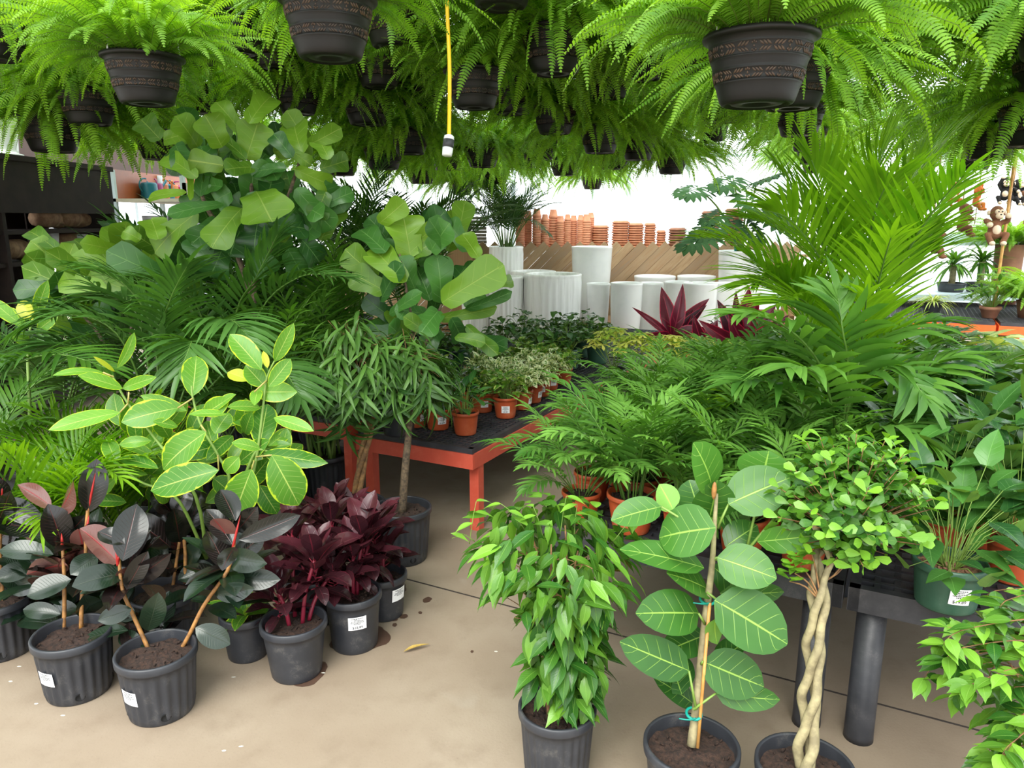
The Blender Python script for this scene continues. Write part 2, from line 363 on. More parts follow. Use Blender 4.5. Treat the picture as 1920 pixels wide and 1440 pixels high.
M['alii'] = leafmat('long_leaf_fig_leaf', lin(28, 70, 26), lin(84, 132, 54), vein=lin(130, 170, 90), vf=14, vs=.25, mid=.1, rough=.3, trans=.26, tr=(1.2, 1.2, .4))
M['njoy'] = leafmat('variegated_pothos_leaf', lin(58, 124, 44), lin(112, 164, 66), margin=lin(236, 240, 200), mw=.5, mn=.9, rough=.32, trans=.25, blotch=lin(232, 238, 200), bl=.56)
M['pothos'] = leafmat('pothos_leaf', lin(44, 112, 30), lin(112, 168, 56), vein=lin(140, 180, 80), vf=5, vs=.3, rough=.3, trans=.25, blotch=lin(196, 206, 110), bl=.66)
M['philo'] = leafmat('dark_philodendron_leaf', lin(20, 66, 30), lin(62, 120, 48), back=lin(96, 142, 66), vein=lin(110, 160, 80), vf=7, vs=.4, mid=.06, rough=.26, trans=.2)
M['scheff'] = leafmat('yellow_schefflera_leaf', lin(140, 190, 60), lin(240, 240, 130), rough=.45, trans=.45, tr=(1.2, 1.15, .6), gain=1.0)
M['dieff'] = leafmat('yellow_dieffenbachia_leaf', lin(160, 192, 84), lin(222, 232, 150), margin=lin(90, 150, 56), mw=.22, mn=.3, rough=.35, trans=.35, gain=1.0)
M['ivy'] = leafmat('ivy_leaf', lin(28, 80, 36), lin(88, 140, 56), vein=lin(150, 180, 110), vf=5, vs=.4, rough=.32, trans=.2)
M['split'] = leafmat('split_leaf', lin(14, 46, 26), lin(44, 88, 42), vein=lin(90, 130, 70), vf=6, vs=.3, rough=.6, spec=.15, trans=.2)
M['twig'] = simple('green_twig', lin(120, 150, 66), .5)
M['bark'] = simple('brown_bark', lin(150, 112, 70), .8, c2=lin(92, 66, 42), scale=40, bump=.5, bscale=90)
M['barkd'] = simple('dark_bark', lin(110, 92, 70), .85, c2=lin(58, 48, 38), scale=60, bump=.9, bscale=110)
M['barkg'] = simple('pale_bark', lin(160, 150, 112), .75, c2=lin(118, 108, 80), scale=30, bump=.3, bscale=60)
M['barko'] = simple('orange_brown_stem', lin(170, 120, 62), .55, c2=lin(110, 76, 40), scale=40, bump=.3)
M['bamboo'] = simple('bamboo_stake', lin(206, 156, 84), .5, c2=lin(178, 122, 60), scale=24)
M['petiole'] = simple('pale_petiole', lin(184, 170, 96), .5)
M['teal'] = simple('teal_tie_tape', lin(20, 150, 136), .4)
def woodlike(name, cols, rough=.7, stretch=(3, 3, 40)):
    t = NT(name); co = t.n('ShaderNodeTexCoord').outputs['UV']; mp = t.n('ShaderNodeMapping'); mp.inputs['Scale'].default_value = stretch; t.l(co, mp.inputs[0])
    ti = attr(t); off = t.n('ShaderNodeVectorMath', operation='ADD'); t.l(mp.outputs[0], off.inputs[0])
    cb = t.n('ShaderNodeCombineXYZ'); t.l(t.math('MULTIPLY', ti, 57.0), cb.inputs[0]); t.l(t.math('MULTIPLY', ti, 31.0), cb.inputs[1]); t.l(cb.outputs[0], off.inputs[1])
    n = t.noise(off.outputs[0], 1.0, 5, .6)
    a = t.mix(ti, cols[0], cols[1]); c = t.mix(t.ramp(n, .35, .7), a, cols[2]); c = t.mix(t.math('MULTIPLY', t.ramp(n, .66, .72), .6), c, cols[3])
    b = t.bsdf(c, rough)
    return t.done(b.outputs[0])
M['plank'] = woodlike('weathered_plank', (lin(176, 148, 112), lin(140, 118, 94), lin(152, 120, 86), lin(92, 70, 52)))
M['pallet'] = woodlike('pallet_wood', (lin(176, 140, 98), lin(150, 118, 84), lin(140, 104, 70), lin(90, 66, 46)))
M['darkwood'] = simple('dark_brown_boards', lin(46, 36, 31), .75, spec=.2, c2=lin(34, 26, 23), scale=6)
M['brownwall'] = simple('brown_painted_wall', lin(88, 60, 50), .6, c2=lin(76, 52, 44), scale=2)
def potmat(name, c, c2, rough=.5, dirt=None):
    t = NT(name); co = t.n('ShaderNodeTexCoord').outputs['Object']
    n = t.noise(co, 14, 5, .65); fine = t.noise(co, 260, 2, .5)
    col = t.mix(t.ramp(n, .35, .72), c, c2)
    if dirt: col = t.mix(t.math('MULTIPLY', t.ramp(t.math('ADD', n, t.math('MULTIPLY', fine, .3)), .70, .9), .28), col, dirt)
    b = t.bsdf(col, rough); return t.done(b.outputs[0])
M['blackpot'] = potmat('black_nursery_plastic', lin(44, 46, 51), lin(52, 54, 59), .42, lin(120, 116, 108))
M['dark'] = simple('dark_hole', lin(14, 13, 12), .9)
M['greypot'] = potmat('grey_plastic', lin(120, 126, 132), lin(134, 138, 144), .45)
M['greenpot'] = potmat('dark_green_plastic', lin(48, 84, 66), lin(58, 94, 76), .42, lin(110, 120, 104))
M['orange'] = potmat('terracotta_plastic', lin(178, 78, 42), lin(190, 92, 54), .42, lin(200, 150, 120))
M['soil'] = simple('dark_potting_soil', lin(66, 46, 36), .95, c2=lin(34, 24, 20), scale=90, bump=1, bscale=160)
M['chips'] = simple('bark_chip_soil', lin(150, 112, 84), .95, c2=lin(84, 54, 42), scale=110, bump=1, bscale=160)
M['paper'] = simple('white_paper', lin(246, 247, 248), .55, var=.01)
M['ink'] = simple('black_ink', lin(36, 38, 42), .6, var=.02)
M['redpaint'] = potmat('red_painted_metal', lin(200, 82, 62), lin(208, 92, 70), .45, lin(230, 130, 110))
M['orangepaint'] = potmat('orange_painted_metal', lin(242, 100, 40), lin(246, 108, 50), .45)
M['tray'] = simple('black_plastic_tray', lin(46, 47, 52), .5, c2=lin(62, 62, 66), scale=12)
M['blackbench'] = potmat('black_bench_plastic', lin(44, 45, 50), lin(60, 60, 64), .45, lin(104, 100, 98))
M['basket'] = simple('dark_bronze_plastic', lin(17, 16, 16), .5, c2=lin(24, 21, 20), scale=7, spec=.35)
M['copper'] = simple('copper_relief', lin(84, 62, 46), .5, c2=lin(46, 37, 32), scale=10)
M['wire'] = simple('grey_green_hanger', lin(150, 160, 140), .5)
M['wirew'] = simple('white_hanger', lin(222, 226, 222), .4)
M['steel'] = simple('galvanised_steel', lin(196, 202, 208), .4, scale=5)
M['whitesteel'] = simple('white_steel', lin(206, 222, 228), .45, scale=5, var=.04)
M['darksteel'] = simple('dark_pipe', lin(60, 66, 76), .5)
M['yellow'] = simple('yellow_cord', lin(250, 200, 30), .4, var=.03)
M['white'] = simple('white_plastic', lin(240, 242, 242), .35, var=.02)
M['beige'] = simple('beige_shelf', lin(206, 198, 178), .6, var=.05)
M['greyglaze'] = simple('grey_wrapped_pot', lin(120, 118, 122), .3, c2=lin(160, 158, 160), scale=9)
M['clay'] = simple('terracotta_clay', lin(208, 144, 110), .8, c2=lin(194, 126, 92), scale=9, bump=.1)
M['clayd'] = simple('brown_terracotta_clay', lin(150, 104, 80), .85, c2=lin(130, 88, 68), scale=9, bump=.1)
M['stone'] = simple('grey_stone', lin(138, 136, 126), .9, c2=lin(108, 106, 98), scale=20, bump=.4)
def glaze(name, streak):
    t = NT(name); co = t.n('ShaderNodeTexCoord').outputs['Object']; mp = t.n('ShaderNodeMapping'); mp.inputs['Scale'].default_value = (1, 1, .06 if streak else 1); t.l(co, mp.inputs[0])
    n = t.noise(mp.outputs[0], 26 if streak else 8, 4, .6); c = t.mix(t.math('MULTIPLY', t.ramp(n, .46, .72), .7 if streak else .3), lin(246, 246, 244), lin(214, 213, 210) if streak else lin(226, 228, 228))
    return t.done(t.bsdf(c, .22).outputs[0])
M['glaze'] = glaze('white_glaze', False); M['glazes'] = glaze('streaked_white_glaze', True)
M['driftwood'] = simple('driftwood', lin(190, 154, 118), .8, c2=lin(128, 92, 68), scale=12, bump=.6, bscale=40)
M['fur'] = simple('brown_plush', lin(142, 94, 66), .95, c2=lin(116, 74, 52), scale=60, bump=.8, bscale=200)
M['furo'] = simple('orange_plush', lin(196, 112, 44), .95, c2=lin(166, 88, 36), scale=60, bump=.8, bscale=200)
M['furk'] = simple('black_plush', lin(40, 36, 36), .95, c2=lin(24, 22, 22), scale=60, bump=.8, bscale=200)
M['furt'] = simple('tan_plush', lin(232, 206, 180), .9, var=.05)
M['eye'] = simple('black_bead', lin(20, 16, 16), .2)
for k, c in (('tealp', (20, 110, 130)), ('magp', (150, 30, 100)), ('copperp', (190, 110, 50)), ('orangep', (176, 92, 50))): M[k] = simple(k + '_metal', lin(*c), .35, var=.05)
# glass: thin clear panes
t = NT('clear_glazing'); tr = t.n('ShaderNodeBsdfTransparent'); tr.inputs[0].default_value = (.97, .985, .985, 1)
gl = t.n('ShaderNodeBsdfGlossy'); gl.inputs['Roughness'].default_value = .05; 
mx = t.n('ShaderNodeMixShader'); mx.inputs[0].default_value = .05; t.l(tr.outputs[0], mx.inputs[1]); t.l(gl.outputs[0], mx.inputs[2]); M['glass'] = t.done(mx.outputs[0])
# floor concrete
t = NT('tan_concrete'); co = t.n('ShaderNodeTexCoord').outputs['Object']
n1 = t.noise(co, .9, 5, .6); n2 = t.noise(co, 7, 5, .65); n3 = t.noise(co, 120, 3, .6)
c = t.mix(t.ramp(n1, .35, .68), lin(139, 123, 105), lin(155, 141, 123)); c = t.mix(t.math('MULTIPLY', t.ramp(n2, .45, .8), .55), c, lin(124, 108, 91))
c = t.mix(t.math('MULTIPLY', t.ramp(n3, .55, .8), .25), c, lin(100, 86, 75)); n4 = t.noise(co, 3.1, 2, .5); c = t.mix(t.math('MULTIPLY', t.ramp(n4, .66, .74), .35), c, lin(170, 162, 148))
b = t.bsdf(c, .62, 0, .35); bp = t.n('ShaderNodeBump'); bp.inputs['Strength'].default_value = .15; bp.inputs['Distance'].default_value = .003; t.l(n3, bp.inputs['Height']); t.l(bp.outputs[0], b.inputs['Normal']); M['floor'] = t.done(b.outputs[0])
M['wet'] = simple('wet_stain', lin(84, 62, 50), .5, var=.1); M['joint'] = simple('joint_gap', lin(52, 44, 38), .9)
M['yard'] = simple('pale_yard_gravel', lin(214, 214, 208), .9, scale=3)
M['chip'] = simple('pale_chip', lin(226, 222, 210), .8)

# ------------------------------------------------------------------ camera and light
cam = bpy.data.cameras.new('camera'); co_ = bpy.data.objects.new('camera', cam); COL.objects.link(co_)
cam.sensor_fit = 'HORIZONTAL'; cam.sensor_width = 36; cam.lens = FPX / 1920 * 36; co_.location = (0, 0, H); co_.rotation_euler = (PI / 2 - PITCH, 0, 0); S.camera = co_
cam.clip_end = 200
W = bpy.data.worlds.new('sky'); S.world = W; W.use_nodes = True; wt = W.node_tree; wt.nodes.clear()
wo = wt.nodes.new('ShaderNodeOutputWorld'); bg = wt.nodes.new('ShaderNodeBackground'); bg.inputs[0].default_value = (.94, .975, 1, 1); bg.inputs[1].default_value = SKY; wt.links.new(bg.outputs[0], wo.inputs[0])
sun = bpy.data.lights.new('sun', 'SUN'); sun.energy = SUN; sun.angle = math.radians(40); sun.color = (1, .97, .9)
so = bpy.data.objects.new('sun', sun); COL.objects.link(so); so.rotation_euler = (math.radians(34), math.radians(-17), 0)
S.view_settings.view_transform = 'Standard'; S.view_settings.look = 'None'; S.view_settings.exposure = EXPO; S.view_settings.gamma = 1; S.view_settings.use_curve_mapping = False
S.cycles.max_bounces = 6; S.cycles.diffuse_bounces = 4; S.cycles.glossy_bounces = 3; S.cycles.transmission_bounces = 5; S.cycles.transparent_max_bounces = 12; S.cycles.use_denoising = True
S.cycles.caustics_reflective = False; S.cycles.caustics_refractive = False

# ------------------------------------------------------------------ the setting
def struct(name, mb, mat, parent=None, smooth=False):
    o = part(name, mb, mat, parent, smooth=smooth)
    if parent is None: o['kind'] = 'structure'
    return o
m = MB(); m.box((0, 6, -.05), (16, 24, .1)); floor = struct('floor', m, M['floor'])
jz = .0006
m = MB()
for k, off in enumerate((0, 3.05, -3.05)):
    c = np.array(onz(740, 1080, 0)) * [1, 1, 0] + BV * off
    m.box(c + Z * jz, (12, .008, .001), [BU, BV, Z])
c = np.array(onz(1880, 1400, 0)) * [1, 1, 0]
for off in (.55, -3.6): m.box(c + BU * -off * 1.0 + Z * jz, (.008, 12, .001), [BU, BV, Z])
part('floor_joint', m, M['joint'], floor)
def disc(m, px, py, w, hgt=1.0, z=.0012, seed=0):
    c = onz(px, py, 0); r = w / 2; rs = np.random.RandomState(seed); a = np.linspace(0, 2 * PI, 36, endpoint=False); q = 1 + .1 * np.sin(2 * a + seed) + .06 * np.sin(5 * a + seed * 2) + rs.uniform(-.03, .03, 36)
    ring = lambda s: c + np.stack([r * s * q * np.cos(a), r * s * hgt * q * np.sin(a), np.full(36, z)], -1) - np.array([0, 0, c[2]])
    m.grid(np.array([ring(.02), ring(1.0)])[:, ::-1][::-1], None, .5, 0, True)
for i, (x, y, w) in enumerate([(801, 1125, .036), (757, 1156, .03), (739, 1161, .028), (788, 1149, .016), (740, 1172, .02), (885, 1222, .012), (1247, 1214, .014)]):
    m = MB(); disc(m, x, y, w, 1.3, seed=i); part('water_stain', m, M['wet'], floor)
for i, (x, y, w) in enumerate([(676, 1210, .20), (730, 1114, .14), (562, 1268, .19)]):
    m = MB(); disc(m, x, y - 12, w, 1.0, .0009, seed=20 + i); part('water_stain', m, M['wet'], floor)
m = MB()
for i, (x, y) in enumerate([(118, 1342), (20, 1278), (68, 1320), (420, 1408), (452, 1400), (438, 1270), (36, 1250), (606, 1262), (930, 1222)]): disc(m, x, y, .014, .5, .0012, 40 + i)
part('paint_fleck', m, M['chip'], floor)
m = MB(); m.box((0, 33, -.14), (120, 120, .1)); o = struct('ground', m, M['yard'])
# back wall of posts and panes
YB = 12.6
m = MB(); m.box((0, YB, .25), (16, .12, .5)); struct('wall_back', m, M['whitesteel'])
k = 0
xs = [-8, -6.2, -4.6, -3, -1.5, .02, 1.34, 1.9, 2.85, 4.4, 5.9, 8]
for i in range(len(xs) - 1):
    a, b = xs[i], xs[i + 1]
    k += 1; m = MB(); m.box(((a + b) / 2, YB, 2.2), (b - a - .06, .008, 3.3)); w = struct('window_%d' % k, m, M['glass'])
    m = MB(); m.box((a, YB, 2.2), (.07, .09, 3.4)); m.box(((a + b) / 2, YB, 3.88), (b - a, .09, .07)); m.box(((a + b) / 2, YB, 2.55), (b - a, .06, .045)); m.box(((a + b) / 2, YB, .52), (b - a, .1, .05)); part('window_frame', m, M['whitesteel'], w, smooth=False)
for sx, nm in ((6.5, 'right'),):
    for j in range(6):
        k += 1; a, b = 1 + j * 2.2 - 1, 3.2 + j * 2.2 - 1
        m = MB(); m.box((sx, (a + b) / 2, 2.2), (.008, b - a - .06, 3.3)); w = struct('window_%d' % k, m, M['glass'])
        m = MB(); m.box((sx, a, 2.2), (.08, .07, 3.4)); m.box((sx, (a + b) / 2, .5), (.1, b - a, .06)); m.box((sx, (a + b) / 2, 3.88), (.09, b - a, .07)); part('window_frame', m, M['whitesteel'], w, smooth=False)
m = MB(); m.box((6.5, 6.4, .24), (.1, 13, .48)); struct('wall_right', m, M['whitesteel'])
# brown fascia wall on the far side of the shelving
m = MB(); m.box((-5.3, 7, 3.0), (.12, 12, 2.0)); m.box((-5.3, 7, 2.0), (.16, 12, .1)); struct('wall_left', m, M['brownwall'])
# roof glazing and bars
m = MB(); m.box((0, 6, 4.02), (16, 14.5, .008)); roof = struct('ceiling', m, M['glass'])
m = MB()
for x in np.arange(-7.5, 8, 1.25): m.box((x, 6, 3.98), (.045, 14.5, .05))
part('glazing_bar', m, M['whitesteel'], roof, smooth=False)
for i, y in enumerate((1.2, 3.6, 6.0, 8.4, 10.8)):
    m = MB(); m.tube([(-8, y, 3.9), (8, y, 3.9)], .035, 8); m.tube([(-8, y, 3.45), (8, y, 3.45)], .025, 8)
    for q in np.arange(-8, 8, .8): m.tube([(q, y, 3.45), (q + .4, y, 3.9), (q + .8, y, 3.45)], .014, 5)
    o = struct('trim_%d' % (i + 1), m, M['steel'])
m = MB(); pts = np.array([(1.2 + .35 * j, 3.2 + .22 * j, 3.08 + .1 * math.sin(j * 1.3)) for j in range(12)]); m.tube(bez4(pts, 40), .022, 8)
tag(part('black_hose', m, M['darksteel']), 'black hose sagging along the roof bars above the tall bright palm', 'hose')
RZ = 3.1
# ------------------------------------------------------------------ hanging ferns
def fern_mesh(seed, n=210, droopy=False):
    rs = random.Random(seed); rn = np.random.RandomState(seed); mb = MB(); N = 40
    for k in range(n):
        az = rs.uniform(0, 2 * PI); q = (k + .5) / n
        el = math.radians(86 - 62 * q ** .8 + rs.uniform(-12, 12)); L = rs.uniform(.34, .56) * (1.0 - .1 * (1 - q)); dr = el + (rs.uniform(-.1, .8) if rs.random() < .5 else rs.uniform(.6, 1.45))
        if droopy and q > .3: el = math.radians(rs.uniform(0, 52)); dr = el + rs.uniform(.4, 1.5); L = rs.uniform(.42, .66)
        r0 = (.13 if droopy else .10) * math.sqrt(q); p0 = V3(r0 * math.cos(az), r0 * math.sin(az), .175)
        path = arc(p0, az + rs.uniform(-.4, .4), el, L, dr, 16, .95 if droopy else 1.25); ts = np.linspace(0, 1, 17)
        t = np.linspace(.12, .99, N); p = np.stack([np.interp(t, ts, path[:, i]) for i in range(3)], -1)
        T = np.gradient(p, axis=0); T /= np.linalg.norm(T, axis=1)[:, None]
        roll = rs.uniform(-.9, .9)
        Sd = np.cross(T, Z); Sd /= np.maximum(np.linalg.norm(Sd, axis=1), 1e-5)[:, None]; Nn = np.cross(Sd, T)
        Sd, Nn = Sd * math.cos(roll) + Nn * math.sin(roll), Nn * math.cos(roll) - Sd * math.sin(roll)
        prof = np.interp(t, [0, .15, .4, .7, .9, 1], [.45, .8, 1, .8, .42, .1]); pl = rs.uniform(.026, .036) * prof; w = L * .87 / N * .40
        tint = min(1, max(0, .15 + .75 * (1 - q) * rs.random() + .35 * rs.random()))
        for s in (-1, 1):
            wob = rn.uniform(-.25, .25, N)[:, None]
            d = Sd * s + T * .22 + Nn * (.12 + wob * .6); d /= np.linalg.norm(d, axis=1)[:, None]
            e = T * .95 + Nn * wob
            b = p; mm = p + d * (pl * .55)[:, None] - Nn * (pl * .05)[:, None]; tp = p + d * pl[:, None] - Nn * (pl * .28)[:, None]
            v = np.stack([b - e * w, b + e * w, mm - e * w * .9, mm + e * w * .85, tp - e * w * .25 + T * w * .2, tp + e * w * .25 + T * w * .2], 1).reshape(-1, 3)
            i0 = np.arange(N)[:, None] * 6
            f = np.concatenate([i0 + np.array([0, 1, 3, 2]), i0 + np.array([2, 3, 5, 4])])
            if s > 0: f = f[:, ::-1]
            mb.add(v, f, None, np.clip(tint + np.tile(rn.uniform(-.1, .1, N), 2) + .15 * np.tile(t, 2), 0, 1), 0)
        mb.tube(path[::4], [.0016, .0008], 3, 1, .5, cap=False)
    return mb.mesh('foliage', [M['fern'], M['fernstem']])
def basket_mesh():
    mb = MB(); h = .19; rt, rb = .148, .098
    R = lambda z: rb + (rt - rb) * (min(1, max(0, z / h))) ** .8
    pr = [(.0005, .012), (.035, .012), (.04, .004), (.07, .004), (.074, .01), (rb - .012, .01), (rb - .006, .001), (rb, .004)]
    for z in np.linspace(.01, .168, 14): pr.append((R(z), z))
    for z0 in (.056, .088, .118, .152): pr += [(R(z0) + .0003, z0 - .0028), (R(z0) + .0022, z0), (R(z0) + .0003, z0 + .0028)]
    body = sorted(pr[8:], key=lambda q: q[1]); pr = pr[:8] + body
    pr += [(.149, .17), (.158, .173), (.160, .179), (.158, .186), (.148, .187), (.142, .18), (.138, .16), (.0005, .158)]
    mb.lathe(pr, 48, 0)
    def petal(a, z, ang, L, w):
        n = 8; t = np.linspace(0, 1, n); hw = w * np.sin(PI * t) ** .8; c = np.stack([(t - .5) * L * math.cos(ang), (t - .5) * L * math.sin(ang)], -1); pe = np.array([-math.sin(ang), math.cos(ang)])
        rows = []
        for k, e in ((-1, .0006), (0, .0032), (1, .0006)):
            xy = c + k * hw[:, None] * pe; zz = z + xy[:, 1]; rr = np.array([R(q) for q in zz]) + e; aa = a + xy[:, 0] / rr
            rows.append(np.stack([rr * np.cos(aa), rr * np.sin(aa), zz], -1))
        mb.grid(np.array(rows)[::-1], None, .5, 1)
    for z, s, off in ((.072, 1.0, 0), (.135, 1.1, .12)):
        nrep = 9
        for i in range(nrep):
            a0 = off + 2 * PI * i / nrep; r = R(z); st = 2 * PI / nrep
            for j in range(3):
                for sg in (-1, 1):
                    petal(a0 + st * (.1 + .1 * j), z + sg * .0065 * s, sg * .75, .016 * s, .0026 * s); petal(a0 + st * (.9 - .1 * j), z + sg * .0065 * s, -sg * .75, .016 * s, .0026 * s)
            for dx in (-.05, 0, .05):
                for dz in ((-.008, .008) if dx else (-.0, .010, -.010)): petal(a0 + st * (.5 + dx), z + dz * s, PI / 2, .007 * s, .0022 * s)
    return mb.mesh('basket', [M['basket'], M['copper']])
FERNS = [fern_mesh(11), fern_mesh(12)] + [fern_mesh(13 + i, 200, True) for i in range(3)]; BASK = basket_mesh()
m = MB(); m.lathe([(.14, .172), (.1, .178), (.0005, .182)], 24); SOILF = m.mesh('soil', M['soil'])
def hanger_mesh(mat, top):
    m = MB()
    for i in range(3):
        a = 2 * PI * i / 3 + .4; e = V3(math.cos(a), math.sin(a), 0)
        m.tube(bez4([e * .150 + Z * .183, e * .13 + Z * .30, e * .06 + Z * .46, Z * .56], 12), .0032, 6)
    m.tube([Z * .55, Z * top], .003, 6)
    return m.mesh('hanger', M[mat])
#            px    py   zc   scale variant label
FL = [
 (620, 112, 2.46, 1, 0, 'large hanging fern basket at the top edge, left of the yellow cord, seen from below'),
 (277, 197, 3.05, 1, 1, 'hanging fern in dark copper-banded basket with a white curved hanger'),
 (452, 104, 3.75, 1, 2, 'hanging fern whose dark basket shows between the white-hanger basket and the big top basket'),
 (-8, 113, 3.4, 1, 3, 'hanging fern cut by the left picture edge above the dark shelving'),
 (96, 3, 4.4, 1.05, 1, 'hanging fern whose basket base just shows at the top left corner'),
 (102, 286, 4.8, 1.25, 0, 'wide drooping fern in plain basket hanging over the dark shelf top'),
 (890, 204, 3.83, 1, 2, 'hanging fern with bronze-banded basket just right of the yellow cord'),
 (1040, 252, 5.0, 1, 3, 'hanging fern with trailing fronds over its basket, next behind the yellow-cord basket'),
 (1418, 199, 2.13, 1, 1, 'biggest hanging fern, wide black basket in front of the tall bright palm'),
 (1482, 206, 3.0, 1, 0, 'hanging fern right behind the biggest black basket, first of the receding file'),
 (1497, 256, 4.5, 1, 2, 'second hanging fern of the file receding behind the biggest basket'),
 (1513, 284, 6.0, 1, 3, 'third hanging fern of the file receding behind the biggest basket'),
 (1519, 308, 7.4, 1, 1, 'fourth hanging fern of the file receding behind the biggest basket'),
 (1525, 325, 8.8, 1, 0, 'fifth hanging fern, smallest of the file behind the biggest basket'),
 (1853, 300, 4.0, 1, 2, 'hanging fern whose round dark basket hangs at the right, beside the tall palm tips'),
 (1935, 276, 3.4, 1.1, 1, 'hanging fern at the right picture edge above the plush monkeys, basket half cut off'),
 (1826, 319, 6.2, 1, 3, 'small far hanging fern seen just under the round dark basket at the right'),
 (1125, 288, 5.3, 1, 0, 'hanging fern above the clay pot stacks, basket half hidden by long fronds'),
 (1196, 301, 6.1, 1, 1, 'hanging fern to the right of the frond-covered basket over the plank wall'),
 (1258, 327, 6.9, 1, 2, 'hanging fern whose plain dark basket hangs low against the white panes'),
 (1110, 355, 10.2, 1.05, 3, 'most distant hanging fern, tiny basket just above the clay saucers'),
 (1022, 93, 4.1, 1, 1, 'hanging fern high above the middle, dark basket behind trailing fronds'),
 (905, 314, 6.0, 1, 0, 'hanging fern behind the cord connector, brown basket low over the potted palm'),
 (770, 290, 5.6, 1, 3, 'hanging fern behind the palm and left of the cord connector'),
 (866, 366, 9.0, 1, 2, 'far hanging fern whose basket ends just above the broad fig leaves'),
 (712, 165, 4.4, 1, 1, 'hanging fern filling the space right of the big top basket'),
 (560, 215, 4.8, 1, 3, 'hanging fern behind the top of the fiddle leaf tree'),
 (395, 215, 5.2, 1, 0, 'hanging fern behind the white-hanger basket and left of the fiddle leaf crown'),
 (655, 255, 6.4, 1, 2, 'hanging fern deep in the mass between fiddle leaf tree and yellow cord'),
 (1140, 185, 4.6, 1, 3, 'hanging fern with bright fronds in the middle mass, right of the twin baskets'),
 (1255, 215, 5.4, 1.05, 0, 'hanging fern in the bright mass left of the biggest black basket'),
 (1335, 265, 6.6, 1, 1, 'hanging fern under and behind the left side of the biggest basket'),
 (225, -10, 5.2, 1.1, 3, 'hanging fern at the top edge above the white-hanger basket'),
 (800, -25, 4.6, 1, 0, 'hanging fern at the top edge just left of the yellow cord'),
 (940, 15, 3.0, 1, 1, 'hanging fern at the top edge just right of the yellow cord'),
 (1100, 10, 3.6, 1, 2, 'hanging fern at the top edge over the middle of the aisle'),
 (1530, 60, 3.0, .95, 3, 'hanging fern crowding the right side of the biggest black basket'),
 (480, 300, 7.2, 1.1, 1, 'dim hanging fern hidden low behind the fiddle leaf tree'),
 (255, 280, 7.0, 1, 2, 'dim hanging fern in front of the brown wall behind the shelf end'),
 (1985, 110, 2.7, 1.15, 0, 'large blurred hanging fern filling the top right corner'),
 (985, 315, 7.4, 1, 1, 'hanging fern with yellow-green fronds right above the potted palm in the white planter'),
 (1320, 5, 5.0, 1.05, 2, 'hanging fern at the top edge behind the left rim of the biggest basket'),
]
FL += [(640, 330, 7.0, 1.2, 0, 'dim hanging fern low behind the fiddle leaf tree, right side'), (720, 318, 6.4, 1.2, 1, 'hanging fern low left of the cord connector, above the dark feather palm'), (790, 345, 8.2, 1.15, 2, 'hanging fern low behind the dark feather palm, left of the connector'), (930, 345, 8.6, 1.15, 3, 'far hanging fern straight over the potted palm'), (1010, 300, 6.2, 1.15, 0, 'hanging fern with lime fronds between the potted palm and the clay pots'), (1150, 318, 7.4, 1.15, 1, 'far hanging fern over the saucer stacks'), (300, 300, 6.0, 1.2, 2, 'dim hanging fern over the watering cans'), (170, 235, 4.4, 1.1, 3, 'hanging fern drooping in front of the brown wall, left of the white-hanger basket'),
 (600, 205, 5.6, 1.15, 0, 'hanging fern whose fronds fill the gap below the big top basket'), (690, 235, 5.0, 1.15, 1, 'hanging fern left of the yellow cord, fronds reaching over the fiddle leaf tree'), (790, 200, 5.0, 1.1, 2, 'hanging fern directly behind the middle of the yellow cord'), (960, 215, 4.8, 1.1, 3, 'hanging fern between the yellow-cord basket and the frond-covered basket'),
 (840, 320, 7.2, 1.15, 0, 'hanging fern behind the cord connector, pale fronds toward the planters'), (1060, 330, 7.6, 1.15, 1, 'hanging fern low above the upturned clay pots'), (1200, 150, 4.0, 1.1, 2, 'hanging fern high in the bright mass left of the biggest basket'), (1310, 150, 3.9, 1.05, 3, 'hanging fern tucked behind the left rim of the biggest basket'), (520, 130, 4.2, 1.1, 0, 'hanging fern left of the big top basket above the fiddle leaf tree'), (360, 120, 4.0, 1.1, 1, 'hanging fern behind the white curved hanger'), (180, 170, 4.6, 1.1, 2, 'hanging fern left of the white-hanger basket'), (1180, 240, 6.4, 1.2, 2, 'hanging fern in the far bright mass over the plank wall'), (1350, 230, 5.0, 1.1, 0, 'hanging fern under the biggest basket, left of the receding file'), (1040, 140, 3.6, 1.1, 3, 'hanging fern over the frond-covered basket, near the top'), (1975, 170, 3.0, 1.2, 1, 'hanging fern spilling from the top right corner over the palm tips'), (740, 90, 3.6, 1.05, 3, 'hanging fern beside the right rim of the big top basket')]
GF = 'ferns in hanging baskets'
for i, (px, py, zc, sc, v, lab) in enumerate(FL):
    b = P(px, py, zc); sc *= 1.0
    t = thing('hanging_fern', lab, 'hanging plant', b, i * 1.7, GF); t.scale = (sc, sc, sc)
    link('basket', BASK, t); link('soil', SOILF, t); link('foliage', FERNS[i % 2 if abs(zc - 2.13) < .01 or py in (112, 197, 204) else 2 + i % 3], t)
    top = max(.7, (RZ - b[2]) / sc)
    link('hanger', hanger_mesh('wirew' if i == 1 else 'wire', top), t)
for i, x in enumerate((-3.9, -2.7, -1.9, -1.1, -.55, .15, .8, 1.3, 2.1, 2.9)):
    m = MB(); m.tube([(x, .3, RZ + .012), (x, 12.3, RZ + .012)], .012, 8); struct('trim_%d' % (i + 10), m, M['steel'])
